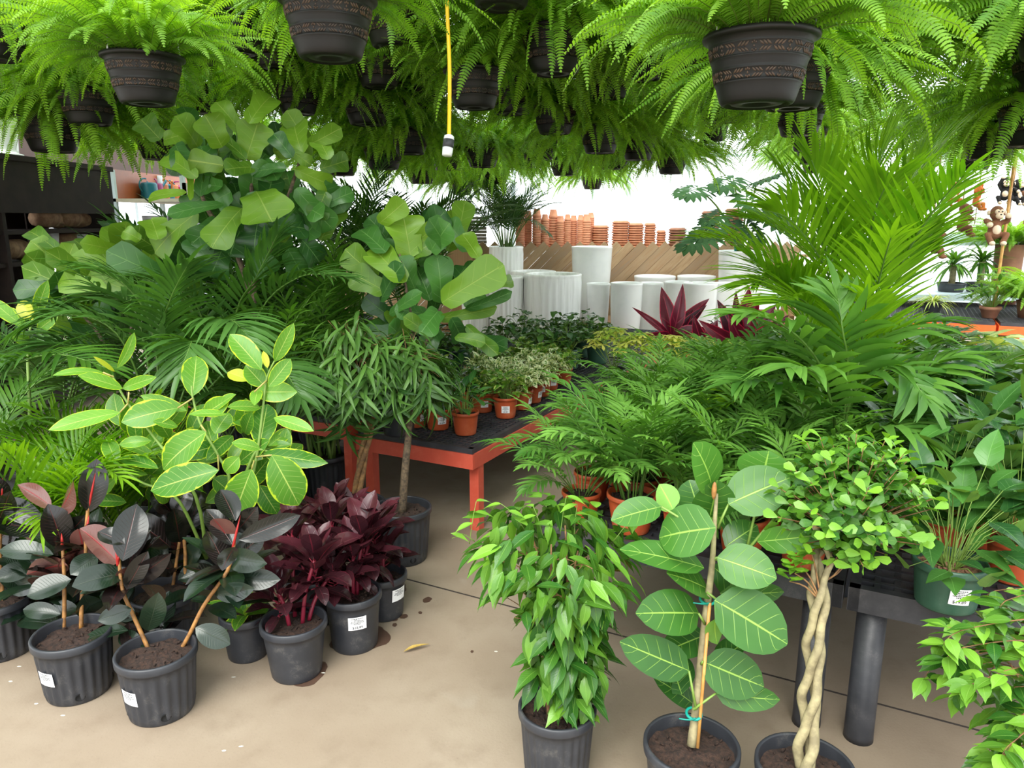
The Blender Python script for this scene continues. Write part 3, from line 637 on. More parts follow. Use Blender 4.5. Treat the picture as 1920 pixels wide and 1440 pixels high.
# yellow extension cord
t = thing('extension_cord', 'yellow extension cord hanging straight down with a black and white connector', 'cord', P(838, 285, 2.9))
p0 = P(842, 258, 2.9); p1 = P(841, 130, 2.9); p2 = P(838, 0, 2.9); m = MB(); m.tube(bez4([p0, p1 + V3(.004, 0, 0), p2, V3(p2[0] - .01, p2[1], RZ)], 24), .0075, 10); part('cord', m, M['yellow'], t, True)
m = MB(); q = p0 - np.array(P(838, 292, 2.9)); q = nrm(q); a = P(838, 292, 2.9)
m.tube([a, a + q * .03], [.019, .021], 14, 0); part('socket_face', m, M['white'], t, True)
m = MB(); m.tube([a + q * .03, a + q * .062], .0215, 14); part('connector_body', m, M['tray'], t, True)
m = MB(); m.tube([a + q * .062, a + q * .076, a + q * .082], [.021, .019, .01], 14); part('strain_relief', m, M['white'], t, True)

# ------------------------------------------------------------------ benches
def lattice(m, o, lu, lv, z, pitch, bw, bh, mat=0):
    ax = [BU, BV, Z]
    for i in range(int(lv / pitch) + 1):
        m.box(o + BU * lu / 2 + BV * (lv * i / int(lv / pitch)) + Z * z, (lu, bw, bh), ax, mat)
    for i in range(int(lu / pitch) + 1):
        m.box(o + BV * lv / 2 + BU * (lu * i / int(lu / pitch)) + Z * (z - .001), (bw, lv, bh), ax, mat)
def red_bench(o, lu, lv, top, label, paint='redpaint', legs=((.03, .03), (.03, .97), (.97, .03), (.97, .6), (.97, .97))):
    o = np.array(o) * [1, 1, 0]; t = thing('plant_bench', label, 'bench', o); ax = [BU, BV, Z]
    m = MB(); lattice(m, o + BU * .01 + BV * .01, lu - .02, lv - .02, top - .012, .036, .009, .02)
    for a in (0, 1):
        m.box(o + BU * lu / 2 + BV * (lv * a + (.012 if a == 0 else -.012)) + Z * (top - .014), (lu, .026, .028), ax); m.box(o + BV * lv / 2 + BU * (lu * a + (.012 if a == 0 else -.012)) + Z * (top - .014), (.026, lv, .028), ax)
    part('lattice_tray', m, M['tray'], t, True, False)
    ah = .075
    for a, nm in ((0, 'front'), (1, 'back')):
        m = MB(); m.box(o + BU * lu / 2 + BV * (lv * a) + Z * (top - .028 - ah / 2), (lu + .02, .022, ah), ax); part('apron', m, M[paint], t, True, False)
        m = MB(); m.box(o + BV * lv / 2 + BU * (lu * a) + Z * (top - .028 - ah / 2), (.022, lv, ah), ax); part('apron', m, M[paint], t, True, False)
    for (a, b) in legs:
        m = MB(); hl = top - .03 - ah * .2; c = o + BU * lu * a + BV * lv * b; m.box(c + Z * hl / 2, (.052, .052, hl), ax); part('leg', m, M[paint], t, True, False)
        if b in (.6,):
            s = -1 if a > .5 else 1
            m = MB(); p0 = c + Z * .16 + BU * s * .02; p1 = c + BU * s * .24 + Z * (top - .09); d = nrm(p1 - p0)
            m.box((p0 + p1) / 2, (np.linalg.norm(p1 - p0), .02, .05), [d, BV, np.cross(d, BV)]); part('brace', m, M[paint], t, True, False)
    return t
RT0 = .45
RC = np.array(onz(885, 842, RT0)); 
red_bench(RC, .70, 2.6, RT0, 'red bench with black lattice top whose corner points at the aisle')
red_bench(RC + BU * .76 - BV * .02, 1.5, 2.6, RT0 + .05, 'red bench hidden behind the weeping fig trunks, left of the corner bench')
red_bench(RC + BV * 2.68 + BU * -.0, 1.4, 1.6, RT0, 'red bench farther back, carrying dark ivy before the white planters')
def black_bench(o, lu, lv, top, label, legs=((.05, .05), (.05, .95), (.95, .05), (.95, .95))):
    o = np.array(o) * [1, 1, 0]; t = thing('plant_bench', label, 'bench', o); ax = [BU, BV, Z]
    m = MB(); lattice(m, o + BU * .02 + BV * .02, lu - .04, lv - .04, top - .012, .052, .017, .022); part('lattice_top', m, M['blackbench'], t, True, False)
    for a in (0, 1):
        m = MB(); m.box(o + BU * lu / 2 + BV * (lv * a + (.015 if a == 0 else -.015)) + Z * (top - .034), (lu - .004, .03, .072), ax); part('edge_panel', m, M['blackbench'], t, True, False)
        m = MB(); m.box(o + BV * lv / 2 + BU * (lu * a + (.015 if a == 0 else -.015)) + Z * (top - .034), (.03, lv, .072), ax); part('edge_panel', m, M['blackbench'], t, True, False)
    for (a, b) in legs:
        c = o + BU * lu * a + BV * lv * b; m = MB(); m.tube([c + Z * .0, c + Z * .02, c + Z * (top - .03)], [.043, .042, .041], 20); part('leg', m, M['blackbench'], t, True)
    return t
BT = .52
BC = np.array(onz(1587, 1100, BT))
black_bench(BC + BU * .006, 1.0, 1.3, BT, 'black plastic bench under the orange-potted parlor palms', ((.07, .06), (.07, .95), (.93, .06), (.93, .95)))
black_bench(BC - BU * 1.35 - BU * .006, 1.35, 1.3, BT, 'black plastic bench under the green pot with price sticker', ((.95, .06), (.05, .06), (.95, .94), (.05, .94)))
black_bench(BC + BU * .006 + BV * 1.5 , 1.0, 1.9, BT, 'black plastic bench behind the parlor palms, under red cordylines')
black_bench(BC - BU * 1.9 - BU * .006 + BV * 1.5, 1.9, 1.9, BT, 'black plastic bench behind the large-leaved plants at the right')
# ------------------------------------------------------------------ traced plants (leaf lists are in enlarged picture coordinates)
def zone(ox, oy, k=3.0): return lambda x, y: (ox + x / k, oy + y / k)
def traced(root, zn, zc, leaves, mats, prof, rs, pet=None, petmat=None, dz=.07, droop=.5, fold=.25, wave=0, seg=11, cols=5, name='foliage', facej=.35):
    """leaves: (bx,by,tx,ty,w,{opts}); every leaf gets its own depth, length and tilt"""
    mb = MB()
    for L in leaves:
        bx, by, tx, ty, w = L[:5]; o = L[5] if len(L) > 5 else {}
        b = zn(bx, by); t = zn(tx, ty); z0 = zc + o.get('z', rs.uniform(-dz, dz) * .5); z1 = z0 + o.get('dz', rs.uniform(-dz, dz))
        b3 = P(b[0], b[1], z0); t3 = P(t[0], t[1], z1); fc = o.get('f', rs.uniform(-facej, facej))
        ws = (zn(1, 0)[0] - zn(0, 0)[0]) * w * z0 / FPX / max(.45, abs(math.cos(fc)))
        hleaf(mb, b3, t3, ws, o.get('p', prof), fc, o.get('d', droop * rs.uniform(.5, 1.3)), fold=o.get('fo', fold), tint=o.get('t', rs.uniform(.1, .9)), wave=wave, seg=seg, cols=cols, mat=o.get('m', 0), rnd=rs)
        if pet and 'pb' in o:
            q = zn(*o['pb']); p3 = P(q[0], q[1], zc); mb2 = pet; mb2.tube(bez4([p3, (p3 + b3) / 2 + V3(0, 0, .004), b3, b3 + (t3 - b3) * .05], 8), [.0028, .002], 6)
    return part(name, mb, mats, root, True)
def stems(root, zn, zc, paths, rad, mat, name='stem', sides=8):
    for pth in paths:
        pts = [P(*zn(q[0], q[1]), zc + (q[2] if len(q) > 2 else 0)) for q in pth]; m = MB(); m.tube(bez4(pts, 16), rad if not callable(rad) else rad(pth), sides); part(name, m, M[mat], root, True)
def filler(rs, n, x0, y0, x1, y1, L, w, k):
    out = []
    for i in range(n):
        x, y = rs.uniform(x0, x1), rs.uniform(y0, y1); a = rs.uniform(-2.6, -.5) if rs.random() < .6 else rs.uniform(0, 6.28); l = L * rs.uniform(.75, 1.1); out.append((x, y, x + l * math.cos(a), y + l * math.sin(a), w * rs.uniform(.75, 1.1), {'z': rs.uniform(.08, .28), 'm': 0 if rs.random() < k else 1, 'f': rs.uniform(-.6, .6)}))
    return out
rs = random.Random(5)
Z4 = zone(0, 480); Z7 = zone(0, 960); Z1 = zone(0, 0); Z5 = zone(640, 480); Z2 = zone(640, 0); ZA = lambda x, y: (x, y)
# ---- variegated ficus
loc = onz(385, 1075, 0)
altis = thing('variegated_rubber_fig', 'yellow-green variegated ficus with large creamy-edged leaves behind the dark rubber plants', 'plant', loc)
black_pot(altis, .125, .1, .25, 22, None, 3)
AL = [(660,630,755,430,52,{'f':.7,'t':.9}),(580,655,295,672,50,{'f':.5,'t':.9}),(645,650,525,565,28,{'m':1}),(690,745,437,672,85,{'f':.3,'t':.9}),(690,745,880,680,70,{'t':.8}),(675,880,272,980,100,{'t':.95,'f':.3}),
(1080,790,1105,562,145,{'f':.1,'t':.6}),(1000,855,683,935,160,{'f':.1,'t':.5}),(1050,870,790,785,75,{'t':.7}),(1275,890,1062,892,55,{'f':.6,'t':.8}),(1150,890,1292,800,105,{'t':.8}),(1210,1000,1290,885,120,{'t':.6}),(1280,850,1465,855,75,{'t':.8}),(1190,880,1328,778,66,{'t':.7}),
(1160,990,918,1200,190,{'f':.2,'t':.5,'z':-.1}),(1230,1205,848,1320,185,{'f':.1,'t':.25,'z':-.12}),(850,1250,945,1385,115,{'t':.8}),
(1470,640,1293,440,130,{'f':.1,'t':.6}),(1545,595,1652,378,85,{'f':.2,'t':.6}),(1510,735,1635,578,95,{'t':.6}),(1490,735,1380,615,115,{'t':.5}),(1430,765,1672,765,120,{'f':.2,'t':.8}),(1505,630,1480,535,40,{'m':1}),(1405,700,1280,655,85,{'m':1}),(1432,840,1450,750,70),
(1460,1075,1505,833,155,{'t':.15}),(1540,910,1765,985,80,{'t':.8}),(1510,1070,1635,978,80,{'t':.7}),(1465,1085,1303,1050,72,{'t':.8}),(1530,1120,1680,1402,215,{'f':0.05,'t':.5,'z':-.14}),(1415,1200,1325,1442,195,{'f':0,'t':.5,'z':-.12}),(1480,1110,1845,1165,100,{'t':.1}),(1345,1130,1265,1215,95,{'t':.7}),(1460,1290,1560,1450,120,{'t':.1,'z':.1}),
(660,1175,600,1030,95,{'t':.6}),(880,1140,645,1045,75,{'t':.7}),(890,1195,665,1140,85,{'t':.2}),(655,1245,560,1340,65,{'t':.8}),(850,1040,670,1060,70,{'t':.8}),(1240,1060,1000,1130,100,{'t':.1,'z':.1}),(1150,1040,1020,990,80,{'t':.4,'z':.08}),(1380,1000,1420,880,90,{'t':.3,'z':.1}),(1310,1010,1160,1150,90,{'t':.2,'z':.12}),(1000,960,860,930,60,{'t':.6}),(1420,1110,1640,1060,80,{'t':.3,'z':.1}),(1200,1250,1290,1330,120,{'t':.2,'z':.1}),(830,1230,560,1240,90,{'t':.6,'z':.05}),(1000,1150,880,1080,80,{'t':.2,'z':.1}),(1400,960,1310,900,90,{'t':.3,'z':.1})]
AL += [tuple(list(l[:4]) + [l[4]] + [{'z': l[5]['z'], 'f': l[5]['f']}]) for l in filler(random.Random(8), 34, 620, 950, 1600, 1400, 200, 100, 1)]
traced(altis, Z4, 2.72, AL, [M['altis'], M['altyoung']], 'ellip', rs, dz=.12, droop=.45, fold=.2)
stems(altis, Z4, 2.74, [[(1160,1700,.15),(1290,1300),(1225,1120),(1130,950),(1085,800),(1078,730)],[(1160,1700,.15),(1380,1320),(1440,1150),(1480,850),(1500,690),(1545,590)],[(1160,1700,.15),(1100,1350),(860,1010),(720,830),(630,670)],[(1160,1700,.15),(1000,1370),(800,1275),(660,1175)],[(1360,1290),(1440,1100),(1530,1110)]], [.007, .0035], 'twig')
m = MB()
for a, b in (((1085,800),(1000,855)),((1130,950),(1160,990)),((720,830),(675,880)),((640,680),(580,655)),((1440,1130),(1530,1120)),((1430,1150),(1415,1200)),((1500,700),(1430,765)),((1225,1120),(1230,1205)),((720,830),(725,765))):
    m = MB(); m.tube([P(*Z4(*a), 2.73), P(*Z4(*b), 2.72)], .003, 6); part('petiole', m, M['petiole'], altis, True)
# ---- dark rubber plants
def rubber(loc, lab, zn, zc, leaves, stm, red=(), label='', seed=0, lz=0.0, extra=0, heads=()):
    rs = random.Random(seed)
    t = thing('rubber_plant', lab, 'plant', loc, 0, 'dark rubber plants')
    black_pot(t, .117, .098, .215, 22, label, seed, toward(loc) + lz, .062, z0=.105)
    L = [tuple(list(l[:4]) + [l[4] * 1.12] + list(l[5:])) for l in leaves]
    traced(t, zn, zc, L, [M['rubber'], M['rubberg']], 'ellip', rs, dz=.1, droop=.45, fold=.24, wave=.02)
    if extra:
        mb = MB()
        for h in heads:
            c = P(*zn(*h[:2]), zc + h[2])
            for i in range(extra):
                az = rs.uniform(0, 6.28); el = rs.uniform(-.3, 1.2); d = dirv(az, el)
                leaf(mb, c + V3(0, 0, -.25 * rs.random() * (1 - el / 2)) , d, orth(Z, d), rs.uniform(.13, .19), rs.uniform(.06, .08), 'ellip', 7, 5, .5, .25, rs.random(), .02, 0 if rs.random() < .5 else 1)
        part('rear_foliage', mb, [M['rubber'], M['rubberg']], t, True)
    stems(t, zn, zc, stm, [.0075, .0055], 'barko')
    if red:
        for (a, b, c, d, w) in red: m = MB(); m.tube(bez4([P(*zn(a, b), zc), P(*zn((a + c) / 2, (b + d) / 2), zc - .01), P(*zn(c, d), zc)], 8), [w, w * .8, .0008], 8); part('leaf_sheath', m, M['red'], t, True)
    return t
G = {'m': 1}
R1 = [(690,275,770,-45,165,{'f':.1,'t':.1}),(665,285,450,92,120,{'f':2.3}),(705,345,405,420,140,{'f':.25,**G}),(700,400,962,232,80,{'f':.8}),(710,435,832,220,95,{'f':.2}),(740,545,550,612,90,G),(720,665,462,722,85,{'f':.6,**G}),(830,668,890,452,115,{'f':.3,**G}),(800,745,668,690,85,G),(845,750,703,838,65,G),(700,180,552,110,95,{'f':.2}),
(1310,190,1160,-15,115,{'f':.2}),(1345,155,1690,18,110,{'f':.35,'t':.2}),(1275,330,1165,108,120,{'f':.2}),(1310,270,1482,128,105,{'f':.2}),(1280,250,1502,292,105,{'f':.5,**G}),(1300,375,1578,380,105,{'f':.3,**G}),(1210,462,1432,430,90,{'f':.5,**G}),(1180,510,1072,492,50,{'f':.6,**G}),(1100,650,1295,745,115,{'f':.2,**G}),(1325,50,1240,-125,120,{'f':.2}),(1290,170,1200,40,80,{'f':2.2}),(690,440,560,470,90,{'f':.4,'z':.08,**G}),(760,600,660,540,80,{'z':.1,**G}),(700,250,600,180,90,{'f':.3,'z':.1}),(1180,530,1330,600,90,{'z':.1,**G}),(1250,420,1120,360,90,{'z':.1}),(1060,720,900,690,80,{'z':.05,**G}),(1330,110,1450,-30,100,{'z':.06}),(690,240,830,90,110,{'z':.07,'f':.4}),(1320,200,1250,330,90,{'z':-.06,'f':.3})]
rubber(onz(305, 1328, 0), 'dark rubber plant nearest the camera, two orange-brown stems forking from its ribbed black pot', Z7, 2.45, R1,
       [[(865,855),(830,760),(740,560),(690,440),(668,262)],[(980,835),(1060,700),(1150,520),(1280,330),(1318,170)]], [(665,300,650,190,.006),(1310,200,1352,18,.005),(665,280,668,235,.005)], '', 1, -.95, 15, [(690, 330, .05), (1290, 300, .05), (900, 500, .15)])
R2 = [(355,190,112,100,120,{'f':2.4}),(352,200,270,-45,145,{'f':.2}),(300,240,-5,215,105,G),(400,380,150,472,125,{'f':.3,**G}),(380,300,148,352,75,{'f':2.2}),(545,250,395,352,110,G),(440,545,258,592,115,G),(340,640,102,615,110,G),(340,575,130,550,90,G),(470,470,525,568,125,G),(505,668,362,738,65,{'t':.9,**G}),(480,300,440,95,120,{'f':2.6}),(500,0,545,-300,135,{"f":.15}),(290,-30,98,-152,75,{'f':2.4}),(330,0,415,-175,95,{'f':2.2}),(350,330,40,440,120,{'z':.1,**G}),(300,120,-40,60,120,{'z':.1}),(250,60,20,-60,110,{'z':.1}),(360,160,480,20,110,{'z':.08}),(470,180,600,60,110,{'z':.06}),(450,420,620,440,100,{'z':.1,**G}),(420,520,300,470,100,{'z':.08,**G}),(470,260,640,200,90,{'z':.1}),(200,300,-30,380,100,{'z':.15,**G}),(150,120,-20,0,110,{'z':.18})]
rubber(onz(150, 1292, 0), 'dark rubber plant second from the picture edge, white sticker low on its ribbed pot', Z7, 2.56, R2,
       [[(355,725),(362,560),(360,330),(350,180)],[(457,655),(460,500),(480,300),(486,80),(500,-60)]], [(485,130,500,20,.006),(500,-30,540,-235,.0045),(352,190,345,120,.005)], '', 2, -.95, 17, [(355, 250, .05), (480, 150, .06), (200, 300, .12)])
R3 = [(0,330,150,420,110,G),(10,250,220,300,100,G),(-20,160,130,60,120),(20,420,130,520,100,G),(-30,100,60,-120,120),(0,40,120,-60,110,{'f':2.3}),(-60,300,-160,220,100),(10,500,-120,540,100,G),(0,-60,40,-300,90,{'f':.3}),(20,-20,-80,-200,120),(15,300,-100,420,120,G)]
rubber(onz(8, 1218, 0), 'dark rubber plant cut by the left picture edge, unstickered ribbed pot', Z7, 2.74, R3,
       [[(20,560),(10,400),(0,200),(10,-60)]], [(10,-50,14,-190,.004)], None, 3, .5, 10, [(10, 50, .05), (0, 300, .05)])
R4 = [(1010,170,975,-20,130,{'f':.3}),(1030,180,1140,-140,150,{'f':.2}),(960,200,700,20,150,{'f':.2}),(1040,280,1150,190,110,G),(1010,230,930,110,70,{'f':2.4}),(980,330,830,300,120,{}),(1000,420,1080,400,60,G),(960,480,780,430,90,{'f':2.2}),(990,20,1060,-130,110),(960,0,850,-120,120,{'f':.3}),(1000,380,1200,300,110,G),(1000,560,1070,620,100,G),(950,620,860,560,90,G),(1010,120,1180,60,120),(940,130,800,90,120),(1000,700,1130,690,110,G),(930,700,840,760,90,G),(1040,220,900,-40,110,{'z':.08}),(1035,250,1200,110,110,{'z':.08})]
rubber(onz(318, 1205, 0), 'dark rubber plant standing between and behind the two front rubber plants', Z7, 2.85, R4,
       [[(960,640),(965,480),(985,330),(1010,160)],[(1040,400),(1042,250),(1030,100),(1010,0)]], [(1010,150,975,-20,.006)], '', 4, -.3, 12, [(1000, 150, .05), (900, 300, .1), (1040, 420, .1)])
# ---- maroon cordylines
def cordyline(loc, lab, heads, rt, rb, h, label, seed, zc, lz=0, ribs=0, tilt=0):
    rs = random.Random(seed); t = thing('maroon_cordyline', lab, 'plant', loc, 0, 'maroon cordylines')
    black_pot(t, rt, rb, h, ribs, label, seed, toward(loc) + lz, .066, holes=0, z0=h * .62, tilt=tilt)
    mb = MB(); st = MB(); base = np.array(loc) + V3(0, 0, h - .03)
    for (x, y, dzz, n, L) in heads:
        top = P(x, y, zc + dzz); b0 = base + (top - base) * V3(.35, .35, 0)
        st.tube(bez4([b0, b0 + (top - b0) * V3(.3, .3, .5), top], 8), [.008, .006], 8)
        for i in range(n):
            f = i / n; az = i * 2.4 + rs.uniform(-.3, .3); el = 1.35 - 1.5 * f + rs.uniform(-.15, .15); d = dirv(az, el)
            p = top - Z * (.10 * f) * (L / .13)
            ll = L * rs.uniform(.8, 1.1) * (.75 + .35 * math.sin(PI * min(1, f + .15)))
            st.tube([p, p + d * ll * .22], [.0028, .0018], 5, 0)
            leaf(mb, p + d * ll * .2, d, orth(Z + .0 * d, d), ll, ll * rs.uniform(.42, .54), 'ellip', 7, 5, rs.uniform(.3, 1.0), .3, min(1, max(0, .85 - .8 * f + rs.uniform(-.2, .2))), .05)
    part('foliage', mb, M['cordy'], t, True); part('stalk', st, M['cordyred'], t, True)
    return t
cordyline(onz(557, 1258, 0), 'maroon cordyline in the smooth grey-black pot nearest the rubber plants', [(590,1050,-.02,22,.15),(522,1110,-.04,18,.13),(548,1000,.1,16,.14),(625,1070,.06,14,.13)], .108, .085, .20, None, 31, 2.62)
cordyline(onz(666, 1206, 0), 'maroon cordyline whose black pot wears the $18.89 sticker', [(680,1010,-.02,22,.15),(662,1045,-.05,14,.13),(622,985,.05,20,.14),(700,990,.08,16,.14),(640,1060,.02,12,.12)], .1, .083, .215, '$18.89', 32, 2.80, .12)
cordyline(onz(722, 1150, 0), 'maroon cordyline mostly hidden behind the $18.89 pot, beside the weeping fig trunk', [(702,1000,.02,16,.14),(655,975,.06,18,.14),(718,1040,-.02,14,.12)], .088, .072, .18, '', 33, 2.98, .75)
cordyline(onz(590, 1160, 0), 'maroon cordyline at the back of its cluster, heads rising below the black pot', [(545,1010,.0,18,.14),(620,965,.02,18,.14),(580,1020,-.05,16,.13)], .1, .082, .2, None, 34, 3.0)
loc = onz(466, 1225, 0); t = thing('potted_seedling', 'small black pot between rubber plant and cordyline with a low wilting yellow leaf', 'plant', loc)
black_pot(t, .085, .07, .17, 0, None, 40, holes=0); m = MB()
for i in range(9): d = dirv(i * 2.4, rs.uniform(.2, 1.2)); leaf(m, np.array(loc) + V3(0, 0, .15), d, orth(Z, d), rs.uniform(.1, .16), .05, 'ellip', 6, 3, .8, .25, rs.random())
part('foliage', m, M['altis'], t, True)
# ---- ficus Audrey
loc = onz(1297, 1392, .22) * [1, 1, 0]; aud = thing('audrey_fig_tree', 'young fig with big pale-veined oval leaves tied to a bamboo stake, at the bottom edge', 'plant', loc)
black_pot(aud, .118, .098, .22, 0, None, 50, holes=0)
AU = [(1335,915,1300,830,60,{'f':.3,'t':.8}),(1366,945,1481,896,78,{'f':0.05,'t':.5}),(1428,900,1442,845,82,{'f':.1,'t':.8,'d':.3,'z':.1}),(1483,938,1581,903,64,{'t':.5}),(1342,990,1236,1008,86,{'f':0,'t':.55,'z':-.06}),(1240,950,1146,976,50,{'f':.2,'t':.6}),(1310,960,1292,900,55,{'t':.3,'z':.08}),(1345,1045,1456,1085,66,{'f':.1,'t':.55}),(1340,1125,1476,1208,92,{'f':.05,'t':.3,'z':-.05}),(1310,1150,1192,1150,68,{'t':.3}),(1318,1240,1432,1288,68,{'t':.2}),(1342,1300,1462,1312,36,{'f':.5,'t':.3}),(1292,1258,1162,1203,58,{'t':.1}),(1278,1302,1256,1226,62,{'t':.05,'z':.1}),(1420,1015,1556,1000,36,{'f':.6,'t':.8}),(1328,1105,1250,1075,58,{'t':.4,'z':.05}),(1320,1065,1162,1030,52,{'f':.4,'t':.5}),(1342,1160,1345,1208,32,{'f':2.8,'t':.8,'z':-.05}),(1360,1025,1420,985,50,{'t':.2,'z':.05}),(1350,1112,1470,1110,30,{'f':.7,'t':.3,'z':.06}),(1340,1245,1398,1205,42,{'t':.1,'z':.1}),(1262,955,1236,908,36,{'f':2.7,'t':.9}),(1330,970,1345,900,60,{'f':.4,'t':.3,'z':.06}),(1310,990,1275,930,60,{'t':.3,'z':.1}),(1325,1190,1240,1225,50,{'t':.1,'z':.12}),(1335,1060,1405,1130,50,{'t':.1,'z':.1}),(1355,960,1400,1010,50,{'t':.2,'z':.08}),(1300,1320,1225,1270,40,{'t':.05,'z':.15})]
AU = [tuple(list(l[:4]) + [l[4] * 1.22] + list(l[5:])) for l in AU]
traced(aud, ZA, 1.92, AU, M['audrey'], 'round', rs, dz=.1, droop=.35, fold=.16, seg=9)
m = MB(); m.tube(bez4([P(1297,1398,1.95), P(1310,1300,1.95), P(1322,1170,1.94), P(1335,1060,1.93), P(1340,980,1.92), P(1344,925,1.92)], 18), [.0135, .0115, .007, .004], 10); part('trunk', m, M['barkg'], aud, True)
m = MB(); m.tube([P(1308,1402,1.93), P(1331,1130,1.92)], .0045, 8); part('bamboo_stake', m, M['bamboo'], aud, True)
m = MB(); 
for a, b in (((1335,1050),(1390,1040)),((1390,1045),(1470,950)),((1470,950),(1483,938)),((1345,990),(1366,945)),((1400,1030),(1430,900)),((1340,1000),(1342,990)),((1335,1050),(1345,1045)),((1325,1110),(1345,1125)),((1338,1010),(1240,950)),((1322,1170),(1310,1150)),((1315,1245),(1318,1240)),((1300,1330),(1342,1300)),((1305,1330),(1292,1258))):
    m = MB(); m.tube([P(*a, 1.93), P(*b, 1.92)], [.0042, .0028], 6); part('petiole', m, M['twig'], aud, True)
for (x, y) in ((1301, 1338), (1327, 1124)):
    m = MB(); c = P(x, y, 1.94); a = np.linspace(0, 2 * PI, 15); m.tube(np.stack([c[0] + .019 * np.cos(a), c[1] + .019 * np.sin(a), c[2] + .004 * np.sin(a)], -1), .004, 6, cap=False)
    m.tube(bez4([c + V3(.0, -.019, 0), c + V3(-.02, -.03, .004), c + V3(-.045, -.028, .006)], 8), [.003, .0015], 5); part('tie_tape', m, M['teal'], aud, True)
m = MB(); m.blob(P(1339, 920, 1.9), (.007, .007, .024), 0, .9); part('bud', m, M['barko'], aud, True)
# ---- hanging-leaf shrubs
def cloud(root, pts, L, W, prof, mat, rs, dfun, droop=.5, fold=.25, tint=None, seg=5, cols=3, name='foliage', jit=.25, wave=0):
    mb = MB()
    for p in pts:
        d = nrm(dfun(p) + V3(rs.uniform(-jit, jit), rs.uniform(-jit, jit), rs.uniform(-jit, jit)))
        k = rs.uniform(.75, 1.15)
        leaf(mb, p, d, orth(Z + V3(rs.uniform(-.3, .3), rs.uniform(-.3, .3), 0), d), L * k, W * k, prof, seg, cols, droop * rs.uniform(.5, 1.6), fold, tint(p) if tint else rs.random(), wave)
    return part(name, mb, M[mat], root, True)
# weeping fig in front
loc = np.array(onz(1045, 1322, .22)) * [1, 1, 0]; bj = thing('weeping_fig', 'bushy weeping fig with glossy drooping leaves in black pot at the middle bottom edge', 'plant', loc)
black_pot(bj, .104, .088, .22, 26, None, 60, rd=.0018)
rs = random.Random(61); pts = []
zt = [(1310,24),(1270,60),(1220,68),(1150,80),(1100,108),(1050,145),(1000,160),(970,130),(945,50)]
axis = lambda y: np.interp(y, [945, 1310], [1032, 1072])
for i in range(700):
    y = rs.uniform(945, 1305); y = 955 + (y - 945) * .97 if rs.random() < .7 else rs.uniform(950, 1110)
    r = np.interp(y, [q[0] for q in zt[::-1]], [q[1] for q in zt[::-1]]) * 2.04 / FPX; a = rs.uniform(0, 2 * PI); q = math.sqrt(rs.random())
    c = P(axis(y), y, 2.04); pts.append(c + V3(r * q * math.cos(a), r * q * math.sin(a), 0) - Z * .005)
def dfb(p):
    o = (p - np.array([loc[0], loc[1], p[2]])); r = np.linalg.norm(o); return nrm(o) * min(1, r * 4) * .9 + V3(0, 0, -.5)
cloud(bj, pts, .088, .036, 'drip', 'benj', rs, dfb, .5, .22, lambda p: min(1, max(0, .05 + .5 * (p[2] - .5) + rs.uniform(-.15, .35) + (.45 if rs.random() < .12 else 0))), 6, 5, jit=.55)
for i in range(5):
    a = i * 1.26; b0 = loc + V3(.03 * math.cos(a), .03 * math.sin(a), .2); top = P(1030 + 55 * math.cos(a + 1), 985 + 12 * i, 2.02 + .1 * math.sin(a)); m = MB()
    m.tube(bez4([b0, b0 + (top - b0) * V3(.2, .2, .35), b0 + (top - b0) * V3(.45, .45, .7), top], 12), [.0075, .005, .002], 8)
    for k in range(6):
        f = .4 + .1 * k; c = b0 + (top - b0) * V3(f * .7, f * .7, f); e = c + dirv(rs.uniform(0, 6.28), .4) * rs.uniform(.08, .16); m.tube(bez4([c, (c + e) / 2 + Z * .01, e], 6), [.002, .001], 5)
    part('stem', m, M['bark'], bj, True)
m = MB(); rs = random.Random(62)
for (x, y, tx, ty) in ((985,965,940,945),(890,985,845,1000),(1020,985,1000,950),(1075,990,1082,945),(1050,975,1062,930),(1150,985,1205,960),(880,990,893,940)):
    m = MB(); a, b = P(x, y + 30, 2.03), P(tx, ty, 2.0); m.tube(bez4([a, (a + b) / 2 + Z * .01, b], 6), [.0016, .0009], 4, 1); 
    for k in range(3):
        p = a + (b - a) * (.5 + .25 * k); d = nrm(dirv(rs.uniform(0, 6.28), -.2) + (b - a)); leaf(m, p, d, orth(Z, d), .055, .027, 'drip', 6, 5, .5, .2, rs.uniform(.6, 1))
    part('young_shoot', m, [M['benj'], M['twig']], bj, True)
m = MB()
for k in range(5): d = dirv(k * 1.3, .5); leaf(m, loc + V3(.045 + .01 * k, -.02, .2), d, orth(Z, d), .06, .03, 'drip', 6, 5, .5, .2, .9)
part('basal_leaves', m, [M['benj'], M['twig']], bj, True)
